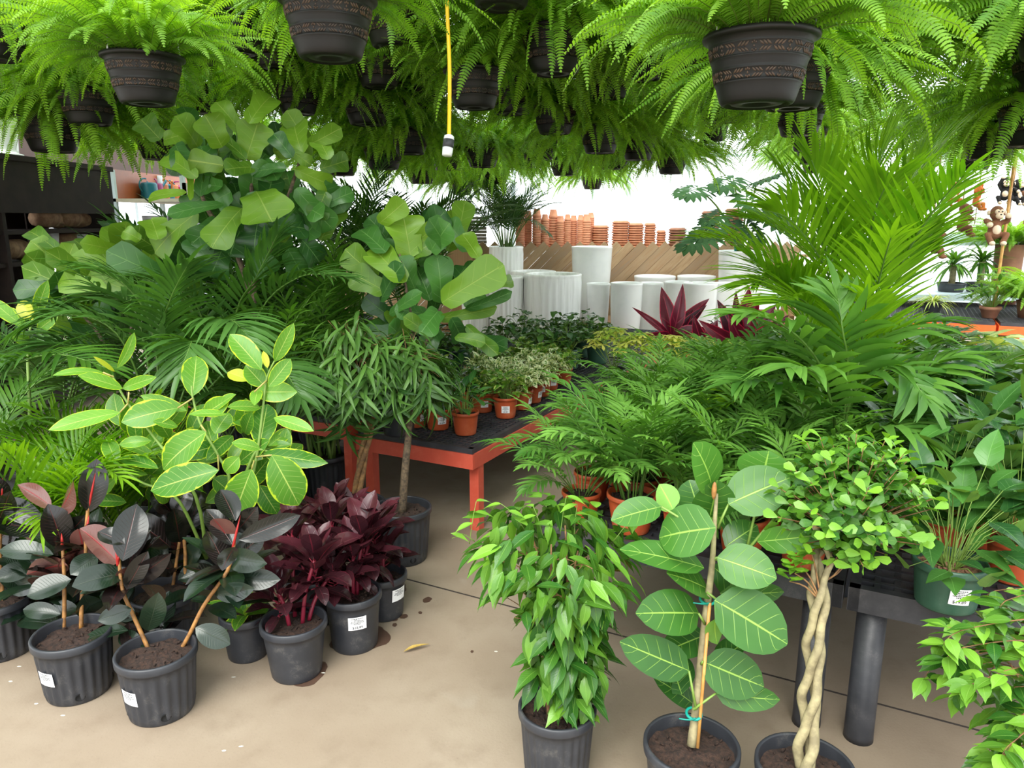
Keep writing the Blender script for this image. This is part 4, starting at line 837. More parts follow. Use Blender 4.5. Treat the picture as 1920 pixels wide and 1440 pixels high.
# weeping fig at the right edge
loc = V3(1.17, 1.36, 0); bj2 = thing('weeping_fig', 'weeping fig cut by the right picture edge, shiny leaves on thin arching twigs', 'plant', loc)
black_pot(bj2, .115, .095, .23, 24, None, 63); rs = random.Random(64); m = MB(); tw = MB()
for i in range(46):
    x, y = rs.choice([(1800, 1215), (1850, 1300), (1880, 1150), (1900, 1340), (1790, 1190), (1900, 1240), (1950, 1300), (1960, 1200), (1920, 1400), (1860, 1190), (1840, 1260)]); x += rs.uniform(-40, 40); y += rs.uniform(-45, 40); e = P(x, y, 1.62 + rs.uniform(-.12, .18)); b0 = loc + V3(.02 * math.cos(i), .02 * math.sin(i), .35 + .014 * i % .5)
    pth = bez4([b0, b0 + (e - b0) * V3(.5, .5, .8) + Z * .04, e, e + (e - b0) * .12 - Z * .03], 12); tw.tube(pth, [.003, .0012, .0008], 5)
    for k in range(9):
        p = pth[5 + min(7, k)] ; d = nrm(dirv(rs.uniform(0, 6.28), -.1) + (e - b0) * .8); leaf(m, p, d, orth(Z + V3(rs.uniform(-.4, .4), rs.uniform(-.4, .4), 0), d), rs.uniform(.05, .066), .029, 'drip', 6, 5, .5, .2, rs.random() ** 1.3)
part('foliage', m, M['benj'], bj2, True); part('twigs', tw, M['bark'], bj2, True)
m = MB(); m.tube(bez4([loc + Z * .2, loc + V3(.01, 0, .5), loc + V3(.02, .0, .9)], 8), [.01, .006], 8); part('stem', m, M['bark'], bj2, True)
# braided fig
loc = np.array(onz(1510, 1432, .22)) * [1, 1, 0]; mo = thing('braided_fig_tree', 'braided-trunk fig tree with a round crown of small oval leaves before the black benches', 'plant', loc)
black_pot(mo, .115, .095, .22, 0, None, 70, holes=0)
b0 = loc + Z * .2; tp = P(1540, 1050, 1.86); 
for j in range(3):
    m = MB(); pts = []; n = 60
    for i in range(n + 1):
        f = i / n; c = b0 + (tp - b0) * f; a = j * PI * 2 / 3 + f * PI * 2.5; r = .012 + .009 * math.sin(f * PI * 4.3) ** 2 + .05 * max(0, f - .88); pts.append(c + V3(r * math.cos(a), r * math.sin(a), 0))
    out = P(1552 + 30 * math.cos(j * 1.6 + .5), 1010 - 12 * j, 1.84 + .1 * math.sin(j * 1.6 + .5)); pts += [pts[-1] + (out - pts[-1]) * .5 + Z * .01, out]
    m.tube(pts, [.0135, .0125, .011, .0105, .007], 9); part('trunk', m, M['barkg'], mo, True)
rs = random.Random(71); pts = []; tw = MB(); cc = P(1592, 940, 1.85); mb = MB()
for i in range(300):
    u = rs.uniform(-1, 1); a = rs.uniform(0, 6.28); s = math.sqrt(1 - u * u); d0 = V3(s * math.cos(a), s * math.sin(a), u)
    k = rs.uniform(.5, 1.0); e = cc + d0 * V3(.205, .19, .175) * k
    if e[2] < cc[2] - .14: continue
    base = cc + d0 * .07 - Z * .05; tw.tube([base, e], [.002, .001], 4)
    for q in range(8):
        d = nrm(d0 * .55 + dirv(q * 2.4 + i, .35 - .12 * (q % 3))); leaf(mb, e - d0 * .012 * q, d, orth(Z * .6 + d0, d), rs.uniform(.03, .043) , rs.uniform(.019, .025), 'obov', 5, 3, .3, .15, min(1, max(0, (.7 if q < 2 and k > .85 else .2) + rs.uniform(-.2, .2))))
for (x, y) in ((1490, 1075), (1480, 1090), (1500, 1060), (1585, 1050), (1560, 1035), (1520, 1030), (1600, 1040)):
    e = P(x, y, 1.84)
    for q in range(9): d = dirv(q * 2.4, .4); leaf(mb, e + Z * .006 * q, d, orth(Z, d), .036, .021, 'obov', 5, 3, .3, .15, rs.uniform(.4, .9))
    tw.tube(bez4([P(1540, 1130 if x < 1540 else 1090, 1.85), (e + P(1540, 1110, 1.85)) / 2, e], 6), [.003, .0015], 5)
part('foliage', mb, M['mocl'], mo, True); part('twigs', tw, M['bark'], mo, True)
# ---- long-leaf fig standards
def alii(loc, lab, trunk, cx, cy, zc, rx, ry, n, seed, braid):
    rs = random.Random(seed); t = thing('long_leaf_fig_tree', lab, 'plant', loc, 0, 'long-leaf fig standards'); black_pot(t, .13, .108, .255, 26, None, seed, rd=.0022)
    b0 = np.array(loc) + Z * .22; tp = P(*trunk, zc); m = MB(); pth = bez4([b0, b0 + (tp - b0) * V3(.3, .3, .5) + V3(.006, 0, 0), tp, tp + Z * .12], 14)
    if braid:
        for j in range(3):
            a = np.linspace(0, 7, 29) + j * 2.1; pp = np.array([pth[int(i * 14 / 28)] * 1.0 if i % 2 == 0 else (pth[int(i / 2)] + pth[min(14, int(i / 2) + 1)]) / 2 for i in range(29)]); q = pp + np.stack([.014 * np.cos(a), .014 * np.sin(a), a * 0], -1)
            mm = MB(); mm.tube(q, [.014, .012, .01], 8); part('trunk', mm, M['bark'], t, True)
    else:
        m.tube(pth, [.02, .017, .013], 10); part('trunk', m, M['barkd'], t, True)
    c = P(cx, cy, zc); mb = MB(); tw = MB(); R = V3(rx, (rx + ry) * .42, ry) * zc / FPX
    for i in range(n):
        u = rs.uniform(-.75, 1); a = rs.uniform(0, 6.28); s = math.sqrt(1 - u * u); d0 = V3(s * math.cos(a), s * math.sin(a), u); e = c + d0 * R * rs.uniform(.35, 1.0); tw.tube(bez4([c - Z * R[2] * .5, (c + e) / 2 + Z * .02, e], 6), [.003, .001], 4)
        for q in range(6):
            d = nrm(V3(d0[0], d0[1], 0) * .9 + dirv(q * 2.4 + i, .0) * .6 - Z * rs.uniform(-.1, .7)); leaf(mb, e - Z * .012 * q, d, orth(Z * .4 + d0, d), rs.uniform(.13, .2), rs.uniform(.016, .023), 'lance', 7, 3, rs.uniform(.6, 1.5), .3, min(1, max(0, .45 + .3 * u + rs.uniform(-.35, .3) + (.5 if rs.random() < .06 else 0))))
    part('foliage', mb, M['alii'], t, True); part('twigs', tw, M['bark'], t, True)
alii(onz(672, 1035, 0), 'long-leaf fig with braided trunk in front of the red bench leg', (692, 800), 665, 690, 3.45, 112, 120, 150, 81, True)
alii(onz(757, 1045, 0), 'long-leaf fig with a single rough trunk, ribbed black pot beside the aisle', (768, 790), 765, 690, 3.45, 78, 85, 90, 82, False)
# ---- fiddle leaf figs
def fiddle_mix(o, k): return o
FT = [(1250,830,1150,645,160,{'t':.8,'f':.1}),(1355,740,1212,572,105,{'t':.75}),(1400,695,1525,542,135,{'t':.85}),(1385,895,1452,688,185,{'t':.85,'f':0}),(1385,895,1150,738,85,{'f':.5,'t':.3}),(1255,930,1055,900,120,{'t':.7,'f':2.9}),(1425,940,1265,955,100,{'f':.3,'t':.4}),(1110,1000,932,880,110,{'t':.8}),(1050,1085,835,1120,62,{'t':1,'f':.4}),(1070,1125,1042,930,45,{'t':1,'f':.5}),(1440,1075,1530,1250,270,{'f':0,'t':.8,'z':-.12,'dz':-.05}),(1612,950,1425,972,85,{'f':.5,'m':1}),(1700,865,1655,698,145,{'t':.8}),(1735,815,1920,718,90,{'t':.6,'f':.4}),(1645,885,1538,755,95,{'m':1}),(1660,950,1868,1040,95,{'t':1,'f':.4}),(1665,1060,1875,1292,130,{'f':.3,'m':1,'t':.8}),(1640,850,1750,930,75,{'t':.7}),(1850,895,1790,778,110,{'t':.6}),(1362,1170,1190,1395,160,{'t':.6,'z':-.08}),(1510,1265,1738,1290,125,{'m':1}),(1450,1250,1430,1405,170,{'m':1,'t':.1}),(1110,1195,868,1425,150,{'t':.6,'f':.3}),(1235,1235,1075,1372,120,{'m':1}),(1255,1150,938,1212,80,{'f':.4,'m':1,'t':.7}),(890,1345,850,1232,140,{'t':.85}),(790,1350,692,1300,80,{'t':.7}),(1250,1050,1150,1050,110,{'m':1}),(1560,1180,1720,1190,130,{'m':1,'z':.1}),(1300,1080,1210,1130,150,{'m':1,'z':.1}),(1600,1060,1500,1180,120,{'m':1,'z':.15}),(1750,1000,1900,1130,120,{'m':1,'z':.1}),(1350,1300,1290,1440,170,{'m':1,'z':.1}),(1580,1300,1560,1480,170,{'m':1,'z':.1}),(1200,1300,1090,1450,150,{'m':1,'z':.12}),(1700,1150,1820,1220,110,{'m':1,'z':.12}),(1480,900,1560,1010,100,{'m':1,'z':.1}),(1150,1100,1040,1180,120,{'m':1,'z':.14}),(1700,1350,1800,1480,150,{'m':1,'z':.1}),(1800,950,1960,900,100,{'t':.4,'z':.08}),(1820,1150,1990,1080,90,{'m':1,'z':.1}),(1300,1180,1400,1330,160,{'m':1,'z':.16}),(1500,1050,1620,1000,110,{'t':.2,'z':.12}),(1280,840,1180,770,90,{'m':1,'z':.1}),(1420,1380,1500,1560,170,{'m':1,'z':.05}),(1250,1400,1180,1560,160,{'m':1,'z':.1}),(1620,1400,1700,1560,160,{'m':1,'z':.1})]
loc = V3(*(P(480, 560, 3.9) * [1, 1, 0])); ft = thing('fiddle_leaf_fig', 'tallest fiddle leaf fig, bright broad leaves reaching up into the hanging ferns', 'plant', loc)
black_pot(ft, .16, .13, .3, 26, None, 90)
FT = [tuple(list(l[:4]) + [l[4] * 1.15] + list(l[5:])) for l in FT] + filler(random.Random(3), 46, 900, 750, 1850, 1400, 210, 140, .35)
traced(ft, Z1, 3.75, FT, [M['fiddle'], M['fiddled']], 'fiddle', random.Random(91), dz=.14, droop=.6, fold=.15, wave=.06, seg=13)
stems(ft, Z1, 3.85, [[(1440,3600,.05),(1430,1800),(1420,1200),(1410,1000),(1395,870)],[(1430,1700),(1300,1350),(1180,1200),(1120,1050),(1105,980)],[(1430,1600),(1560,1300),(1640,1050),(1700,860)]], [.016, .012, .006], 'barkd')
F2 = [(390,1445,345,1205,205,{'t':.95,'f':.05}),(505,1410,610,1255,150,{'m':1,'t':.9}),(215,1255,360,1130,115,{'t':1,'f':.3}),(250,1420,100,1290,140,{'m':1,'t':.6}),(770,1450,680,1318,110,{'t':.9}),(590,1390,490,1230,120,{'m':1,'t':.8})]
F2b = [(565,262,912,50,190,{'t':.85,'f':.1,'z':-.1}),(845,165,965,140,72,{'t':.7}),(560,262,535,-10,150,{'m':1,'t':.9}),(355,150,175,-45,165,{'t':.85,'f':.1}),(545,310,440,440,140,{'m':1}),(540,355,875,288,75,{'f':.4,'t':.6}),(512,458,350,342,85,{'t':.5,'f':.2}),(640,455,810,490,75,{'t':.4}),(700,390,882,555,75,{'t':.3,'f':.3}),(620,350,680,470,110,{'m':1}),(330,460,270,390,110,{'m':1}),(270,330,455,205,75,{'m':1,'t':.8}),(700,290,790,190,100,{'m':1}),(500,250,420,60,120,{'m':1,'z':.1}),(700,300,960,200,60,{'m':1,'f':.5}),(250,200,60,100,150,{'t':.5,'z':.08}),(200,120,20,-40,140,{'t':.6,'z':.1}),(480,330,300,300,110,{'m':1,'z':.1}),(600,240,700,60,120,{'m':1,'z':.12}),(420,200,330,0,120,{'m':1,'z':.12}),(300,100,420,-70,120,{'t':.4,'z':.1}),(560,420,470,520,110,{'m':1,'z':.1})]
loc = np.array(onz(748, 812, RT0 + .05)); f2 = thing('fiddle_leaf_fig', 'fiddle leaf fig on the red bench, its huge leaf pointing at the white planters', 'plant', loc)
black_pot(f2, .09, .075, .17, 0, None, 92, holes=0)
f2m = [((x * 1.0, y), l) for x, y, l in ()]
L2 = [tuple(list((640 + l[0] / 3, 0 + l[1] / 3, 640 + l[2] / 3, l[3] / 3, l[4] / 3)) + list(l[5:])) for l in F2] + [tuple(list((640 + l[0] / 3, 480 + l[1] / 3, 640 + l[2] / 3, 480 + l[3] / 3, l[4] / 3)) + list(l[5:])) for l in F2b]
L2 = [tuple(list(l[:4]) + [l[4] * 1.12] + list(l[5:])) for l in L2] + filler(random.Random(4), 22, 680, 430, 880, 640, 75, 48, .4)
traced(f2, ZA, 3.8, L2, [M['fiddle'], M['fiddled']], 'fiddle', random.Random(93), dz=.14, droop=.55, fold=.15, wave=.055, seg=13)
stems(f2, ZA, 3.85, [[(750,770,.1),(800,640),(820,590),(828,570)],[(760,720,.05),(775,640),(765,560),(750,480),(745,440)]], [.012, .008, .005], 'barkd')
F3 = [(245,520,130,480,40),(300,470,240,430,45),(180,560,40,500,40),(330,530,200,470,60,{'m':1}),(280,560,130,500,50),(220,470,150,455,35,{'t':1}),(110,540,25,545,40,{'m':1}),(170,520,85,470,38),(360,500,330,440,50,{'m':1}),(270,500,310,430,45),(150,590,60,560,40,{'m':1}),(240,590,340,540,50,{'m':1}),(120,580,90,520,40,{'t':1}),(200,540,110,530,45,{'t':.9})]
loc = P(230, 640, 4.2) * [1, 1, 0]; f3 = thing('fiddle_leaf_fig', 'low fiddle leaf fig with broad leaves right beside the dark shelving', 'plant', loc)
black_pot(f3, .14, .115, .28, 26, None, 94)
F3 = F3 + filler(random.Random(6), 34, 90, 460, 380, 640, 75, 48, .5)
traced(f3, ZA, 4.1, F3, [M['fiddle'], M['fiddled']], 'fiddle', random.Random(95), dz=.2, droop=.5, fold=.15, wave=.045, seg=8)
stems(f3, ZA, 4.15, [[(230,900),(235,700),(250,600),(280,500)],[(235,720),(180,620),(120,560)]], [.012, .006], 'barkd')
AF = [(45,620,10,575,22,{'t':.9,'f':.4}),(62,600,38,565,28,{'m':1}),(68,590,90,525,24,{'t':.6}),(40,610,-20,560,26,{'t':.9}),(70,620,110,590,24),(55,640,20,630,24)]
loc = P(55, 700, 3.5) * [1, 1, 0]; a3 = thing('variegated_rubber_fig', 'small yellow-leaved variegated ficus at the left edge below the shelving', 'plant', loc); black_pot(a3, .11, .09, .22, 0, None, 96, holes=0)
traced(a3, ZA, 3.5, AF, [M['altis'], M['altyoung']], 'ellip', random.Random(97), dz=.1); stems(a3, ZA, 3.5, [[(55,1100),(56,800),(52,660),(58,610)]], [.01, .005], 'twig')
# ------------------------------------------------------------------ palms
def palm(loc, lab, fr, seed, mat='palm', nl=22, ll=.3, lw=.022, pot=(.14, .115, .28), z0=0.0, name='potted_palm', group=None, hang=.7, vee=.35, nfront=0, el=(50, 85), L=(.8, 1.1), dr=(.8, 1.4), t0=.28, tint=.45, stems_=0, sw=(1.1, .45), potmat='blackpot', azr=(0, 6.283), r=.006, ph=0):
    """fr: list of traced fronds [(x,y,z)...]; nfront more fronds fan out at random"""
    rs = random.Random(seed); t = thing(name, lab, 'palm', V3(loc[0], loc[1], z0), 0, group)
    if pot: black_pot(t, pot[0], pot[1], pot[2], 26 if pot[0] > .1 else 0, None, seed, mat=potmat)
    mb = MB(); base = V3(loc[0], loc[1], z0 + (pot[2] - .03 if pot else 0))
    for f in fr:
        pts = [P(*q) for q in f]; path = bez4(pts, 16); frond(mb, path, nl, ll, lw, t0, sw[0], sw[1], vee, hang, min(1, tint + rs.uniform(-.15, .15)), 4, rnd=rs, r=r)
        mb.tube(bez4([base + V3(rs.uniform(-.03, .03), rs.uniform(-.03, .03), 0), (base * .6 + path[0] * .4) * V3(1, 1, 0) + Z * ((base[2] + path[0][2]) / 2), path[0]], 8), [r * 1.6, r], 6, 1)
    for i in range(nfront):
        az = azr[0] + (azr[1] - azr[0]) * ((i * .618) % 1) + rs.uniform(-.2, .2); e = math.radians(rs.uniform(*el))
        path = arc(base + dirv(az, 0) * rs.uniform(.01, .05) + Z * ph * rs.random(), az, e, rs.uniform(*L), rs.uniform(*dr), 14, 1.6); frond(mb, path, nl, ll, lw, t0, sw[0], sw[1], vee, hang, min(1, max(0, tint + rs.uniform(-.25, .25))), 4, rnd=rs, r=r)
    part('fronds', mb, [M[mat], M['palmstem']], t, True)
    if stems_:
        m = MB()
        for i in range(stems_):
            b = base + V3(rs.uniform(-.08, .08), rs.uniform(-.08, .08), 0); m.tube(bez4([b, b + V3(rs.uniform(-.03, .03), rs.uniform(-.03, .03), .25), b + V3(rs.uniform(-.1, .1), rs.uniform(-.1, .1), .6)], 8), [.009, .006], 7)
        part('canes', m, M['twig'], t, True)
    return t
# tall bright areca at the right
AC = [[(1585,640,3.1),(1600,480,3.0),(1640,330,2.95),(1672,255,2.9)],[(1590,640,3.1),(1640,480,3.1),(1710,340,3.05),(1775,265,3.0)],[(1580,640,3.1),(1570,480,3.0),(1545,370,2.9),(1522,300,2.85)],[(1580,650,3.1),(1555,520,2.9),(1490,420,2.75),(1440,395,2.7)],[(1590,650,3.1),(1650,520,2.9),(1715,420,2.8),(1760,375,2.7)],[(1590,660,3.1),(1660,560,2.9),(1710,490,2.8),(1750,470,2.7)],[(1575,660,3.1),(1520,560,3.0),(1460,520,2.9),(1420,530,2.85)],[(1590,650,3.1),(1630,520,3.3),(1670,400,3.4),(1710,330,3.5)],[(1585,650,3.1),(1560,500,3.3),(1510,400,3.4),(1450,370,3.5)],[(1590,660,3.1),(1620,500,2.9),(1640,400,2.7),(1660,350,2.6)],[(1580,660,3.1),(1540,600,2.8),(1500,560,2.7),(1460,570,2.6)],[(1585,660,3.1),(1620,560,2.8),(1690,470,2.7),(1745,440,2.6)]]
q = P(1588, 900, 3.15); palm(V3(q[0], q[1], 0), 'tallest areca palm, bright green fronds spiking up toward the hanging baskets at the right', AC, 101, 'palmb', 26, .31, .018, (.16, .13, .3), 0, 'areca_palm', None, .4, .45, 12, (50, 84), (.75, 1.05), (.5, 1.3), .3, tint=.4, sw=(.85, .35), stems_=8, ph=.9, azr=(1.5, 4.8))
# broad lower palm
KC = [[(1560,860,2.6),(1530,780,2.5),(1450,720,2.4),(1390,715,2.35)],[(1570,860,2.6),(1545,700,2.5),(1470,610,2.4),(1395,590,2.35)],[(1580,860,2.6),(1600,740,2.5),(1680,690,2.4),(1735,745,2.3)],[(1575,860,2.6),(1590,700,2.5),(1580,620,2.4),(1572,560,2.4)],[(1590,860,2.6),(1660,760,2.5),(1740,690,2.45),(1800,670,2.4)],[(1580,860,2.6),(1620,820,2.4),(1680,800,2.3),(1740,830,2.25)],[(1575,860,2.6),(1610,680,2.6),(1680,620,2.6),(1760,600,2.6)],[(1565,860,2.6),(1520,680,2.65),(1450,650,2.7),(1380,680,2.7)],[(1570,860,2.6),(1560,760,2.4),(1530,700,2.3),(1480,690,2.2)]]
q = BC + BU * .1 + BV * .72; palm(V3(q[0], q[1], 0), 'kentia palm with broad arching leaflets at the centre right, standing on the black bench', KC, 102, 'parlor', 13, .26, .032, (.1, .085, .2), BT, 'kentia_palm', None, .8, .3, t0=.3, tint=.3, sw=(1.15, .5))
# left palms
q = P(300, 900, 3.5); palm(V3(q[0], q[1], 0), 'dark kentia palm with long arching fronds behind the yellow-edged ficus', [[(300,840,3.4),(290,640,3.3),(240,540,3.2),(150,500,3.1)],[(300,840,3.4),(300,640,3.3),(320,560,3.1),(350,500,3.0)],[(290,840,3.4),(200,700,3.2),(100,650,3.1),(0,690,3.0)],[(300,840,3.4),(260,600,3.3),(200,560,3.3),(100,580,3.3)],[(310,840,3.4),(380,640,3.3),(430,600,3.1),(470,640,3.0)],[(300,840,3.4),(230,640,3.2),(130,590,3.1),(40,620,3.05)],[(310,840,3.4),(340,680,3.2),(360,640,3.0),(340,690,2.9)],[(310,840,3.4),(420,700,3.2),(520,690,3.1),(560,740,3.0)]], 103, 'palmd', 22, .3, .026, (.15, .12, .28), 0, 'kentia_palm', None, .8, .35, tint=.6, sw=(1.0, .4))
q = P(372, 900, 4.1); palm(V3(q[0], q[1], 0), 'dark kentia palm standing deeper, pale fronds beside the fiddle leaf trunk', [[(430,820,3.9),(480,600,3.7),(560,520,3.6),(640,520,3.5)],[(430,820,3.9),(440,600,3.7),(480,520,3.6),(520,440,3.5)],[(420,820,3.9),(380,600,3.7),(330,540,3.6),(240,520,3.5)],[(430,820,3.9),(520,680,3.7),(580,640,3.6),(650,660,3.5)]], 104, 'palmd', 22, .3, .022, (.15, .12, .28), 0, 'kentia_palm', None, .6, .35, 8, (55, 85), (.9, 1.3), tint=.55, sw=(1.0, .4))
q = P(90, 1000, 3.0); palm(V3(q[0], q[1], 0), 'bright fine-leaved areca palm filling the left edge below the arching kentia frond', [], 105, 'palmb', 20, .24, .013, (.13, .11, .25), 0, 'areca_palm', None, .6, .5, 22, (50, 86), (.5, .85), (.5, 1.4), .2, tint=.3, sw=(.8, .3))
q = P(230, 960, 3.15); palm(V3(q[0], q[1], 0), 'bright areca palm directly behind the left stem of the yellow-edged ficus', [], 106, 'palmb', 18, .24, .013, (.13, .11, .25), 0, 'areca_palm', None, .6, .5, 16, (55, 86), (.45, .8), (.5, 1.4), .2, tint=.2, sw=(.8, .3))
q = P(-60, 900, 3.4); palm(V3(q[0], q[1], 0), 'areca palm mostly outside the left edge, one dark frond crossing low', [[(-80,800,3.2),(20,690,3.0),(110,665,2.9),(200,690,2.85)]], 107, 'palm', 20, .28, .02, (.14, .12, .26), 0, 'areca_palm', None, .7, .4, 10, (40, 80), (.7, 1.0), (.8, 1.4), .25, tint=.3)
q = onz(612, 930, 0); palm(V3(q[0], q[1], 0), 'lady palm with many thin canes in the black pot left of the braided trunk', [], 108, 'palm', 7, .21, .019, (.135, .112, .26), 0, 'lady_palm', None, .8, .3, 34, (62, 88), (.55, .95), (.35, 1.0), .62, tint=.3, stems_=9, sw=(1.1, .3), ph=.15)
q = P(500, 850, 3.75); palm(V3(q[0], q[1], 0), 'bamboo palm with drooping narrow leaflets behind the yellow-edged ficus crown', [], 109, 'palm', 9, .2, .02, (.135, .112, .26), 0, 'bamboo_palm', None, .9, .3, 30, (60, 88), (.6, 1.05), (.35, 1.0), .5, tint=.35, stems_=8, sw=(1.1, .35), ph=.2)
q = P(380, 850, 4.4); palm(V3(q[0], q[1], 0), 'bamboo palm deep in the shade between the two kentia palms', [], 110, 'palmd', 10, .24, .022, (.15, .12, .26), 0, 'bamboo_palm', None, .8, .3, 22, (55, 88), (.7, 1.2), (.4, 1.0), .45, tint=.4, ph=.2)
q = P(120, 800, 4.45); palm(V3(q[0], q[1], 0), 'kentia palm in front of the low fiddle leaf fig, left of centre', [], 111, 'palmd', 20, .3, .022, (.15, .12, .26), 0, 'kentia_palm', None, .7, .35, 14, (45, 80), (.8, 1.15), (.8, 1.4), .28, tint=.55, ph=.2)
q = P(600, 800, 4.6); palm(V3(q[0], q[1], 0), 'kentia palm between the two fiddle leaf figs, pale leaflets reaching up', [], 112, 'palm', 20, .3, .022, (.15, .12, .26), .2, 'kentia_palm', None, .6, .35, 12, (60, 86), (.9, 1.2), (.5, 1.2), .3, tint=.35)
q = P(760, 560, 5.8); palm(V3(q[0], q[1], 0), 'dark feather palm behind the huge fiddle leaf, under the hanging ferns', [], 113, 'palm', 24, .3, .018, (.16, .13, .3), .4, 'areca_palm', None, .6, .4, 22, (55, 86), (.9, 1.4), (.5, 1.3), .3, tint=.15, ph=.2)
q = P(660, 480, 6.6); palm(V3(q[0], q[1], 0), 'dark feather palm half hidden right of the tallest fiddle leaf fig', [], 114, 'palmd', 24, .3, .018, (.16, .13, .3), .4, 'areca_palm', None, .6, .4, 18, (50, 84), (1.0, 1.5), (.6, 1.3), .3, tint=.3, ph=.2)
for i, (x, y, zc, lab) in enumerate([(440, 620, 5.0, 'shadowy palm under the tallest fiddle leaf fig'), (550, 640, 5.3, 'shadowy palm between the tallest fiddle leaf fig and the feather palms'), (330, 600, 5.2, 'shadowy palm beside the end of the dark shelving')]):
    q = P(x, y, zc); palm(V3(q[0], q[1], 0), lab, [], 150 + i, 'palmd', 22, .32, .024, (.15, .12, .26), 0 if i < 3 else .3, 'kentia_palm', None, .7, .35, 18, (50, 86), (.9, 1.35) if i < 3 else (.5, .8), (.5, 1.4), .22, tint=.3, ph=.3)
# ------------------------------------------------------------------ parlor palms on the black bench
def small_pot(root, rt, rb, h, mat, price=None, az=0, seed=0, w=.045):
    pt = part('pot', pot_mb(rt, rb, h, 0, 0, .0025, .016, 32), [M[mat], M['dark']], root); part('soil', soil_mb(rt - .006, h - .022, seed, .004), M['soil'], root)
    if price is not None: tag(price_label(pt, rt, rb, h, az, price, w, w * .86, h * .47, seed, 0, .001), 'white price sticker')
protos = []
for k in range(5):
    rs = random.Random(200 + k); t = thing('parlor_palm', '', 'plant', (0, 0, 0), 0, 'parlor palms on the black bench'); small_pot(t, .078, .058, .125, 'orange', None, 0, k)
    mb = MB()
    for i in range(17):
        az = i * 2.4 + rs.uniform(-.3, .3); e = math.radians(rs.uniform(42, 86)); b = V3(.03 * math.cos(az), .03 * math.sin(az), .1)
        path = arc(b, az, e, rs.uniform(.26, .46), rs.uniform(.7, 1.5), 10, 1.7); frond(mb, path, 11, .115, .0145, .38, 1.05, .4, .25, .7, rs.uniform(.15, .65), 4, rnd=rs, r=.003)
    part('fronds', mb, [M['parlor'], M['palmstem']], t); protos.append(t)
prs = random.Random(210); ordn = ['first', 'second', 'third', 'fourth', 'fifth', 'sixth', 'seventh', 'eighth']
front = [(1030, 985), (1113, 1010), (1205, 1030), (1275, 1040), (1395, 1062)]
used = [0] * 5; n = 0
def put_parlor(pt, lab, sc):
    global n
    k = n % 5; n += 1; pr = protos[k]
    if not used[k]: used[k] = 1; pr.location = Vector([float(v) for v in pt]); pr.rotation_euler = (0, 0, prs.uniform(0, 6.28)); pr['label'] = lab; pr.scale = (sc, sc, sc)
    else: dup(pr, pt, prs.uniform(0, 6.28), lab, sc)
rownm = ['front row', 'second row', 'third row', 'fourth row', 'fifth row', 'rearmost row']
for j in range(6):
    for i in range(5):
        s = .86 - .182 * i + (.04 if j % 2 else 0) - (.0 if j else 0); tt = .10 + .205 * j
        if s < .05: s = .06
        p = BC + BU * s + BV * tt; lab = 'parlor palm in orange pot, %s from the aisle, %s of its black bench' % (ordn[i], rownm[j])
        if i == 4 and j in (3,): continue
        put_parlor(p + Z * .001, lab, (prs.uniform(.95, 1.1) if j < 3 else prs.uniform(1.05, 1.25)) * (.86 if i == 0 else 1))
# ------------------------------------------------------------------ plants on the corner red bench
def bushy(mb, rs, n, r, hgt, base, L, W, prof, droop=.6, el=(0, 1.2), fold=.2, mat=0, tint=(0, 1), wave=.05, stem=1, low=.5):
    for i in range(n):
        az = i * 2.4 + rs.uniform(-.4, .4); q = math.sqrt(rs.random()); e = base + V3(r * q * math.cos(az), r * q * math.sin(az), hgt * (1 - .65 * q * q) * rs.uniform(low, 1))
        mb.tube([base + V3(.02 * math.cos(az), .02 * math.sin(az), 0), (base + e) / 2 + Z * .02, e], [.0016, .0012], 4, stem, cap=False); d = dirv(az + rs.uniform(-.8, .8), rs.uniform(*el))
        leaf(mb, e, d, orth(Z, d), L * rs.uniform(.7, 1.15), W * rs.uniform(.75, 1.1), prof, 5, 5, droop * rs.uniform(.4, 1.5), fold, rs.uniform(*tint), wave, mat)
def benchplant(name, lab, cat, kind, k, group):
    rs = random.Random(k); t = thing(name, lab, cat, (0, 0, 0), 0, group); mb = MB()
    b = V3(0, 0, .1)
    if kind == 'njoy': bushy(mb, rs, 95, .1, .17, b, .064, .043, 'heart', .7, (-.4, 1.1), .25, wave=.12); mats = [M['njoy'], M['twig']]
    elif kind == 'pothos': bushy(mb, rs, 70, .11, .17, b, .068, .044, 'heart', .6, (-.4, .9), .2); mats = [M['pothos'], M['twig']]
    elif kind == 'dark': bushy(mb, rs, 42, .11, .19, b, .09, .038, 'ellip', .6, (-.2, 1.0), .25); mats = [M['philo'], M['twig']]
    elif kind == 'ivy': bushy(mb, rs, 70, .14, .2, b, .06, .05, 'heart', .5, (-.6, .7), .15, wave=.1); mats = [M['ivy'], M['twig']]
    part('foliage', mb, mats, t); return t
def potted(proto, loc, price, az, lab, sc=1.0, rt=.07, rb=.055, h=.12, mat='orange', seed=0, rz=0, w=.047):
    t = dup(proto, loc, rz, lab, sc); small_pot(t, rt, rb, h, mat, price, az - rz, seed, w); return t
NJ = [benchplant('njoy_pothos', '', 'plant', 'njoy', 300 + k, 'small potted plants on the red bench') for k in range(3)]
PO = [benchplant('golden_pothos', '', 'plant', 'pothos', 310 + k, 'small potted plants on the red bench') for k in range(2)]
DK = [benchplant('dark_foliage_plant', '', 'plant', 'dark', 320 + k, 'small potted plants on the red bench') for k in range(2)]
IV = [benchplant('ivy_plant', '', 'plant', 'ivy', 330 + k, 'ivies on the rear red bench') for k in range(2)]
def bz(px, py, z=RT0): return np.array(onz(px, py, z))
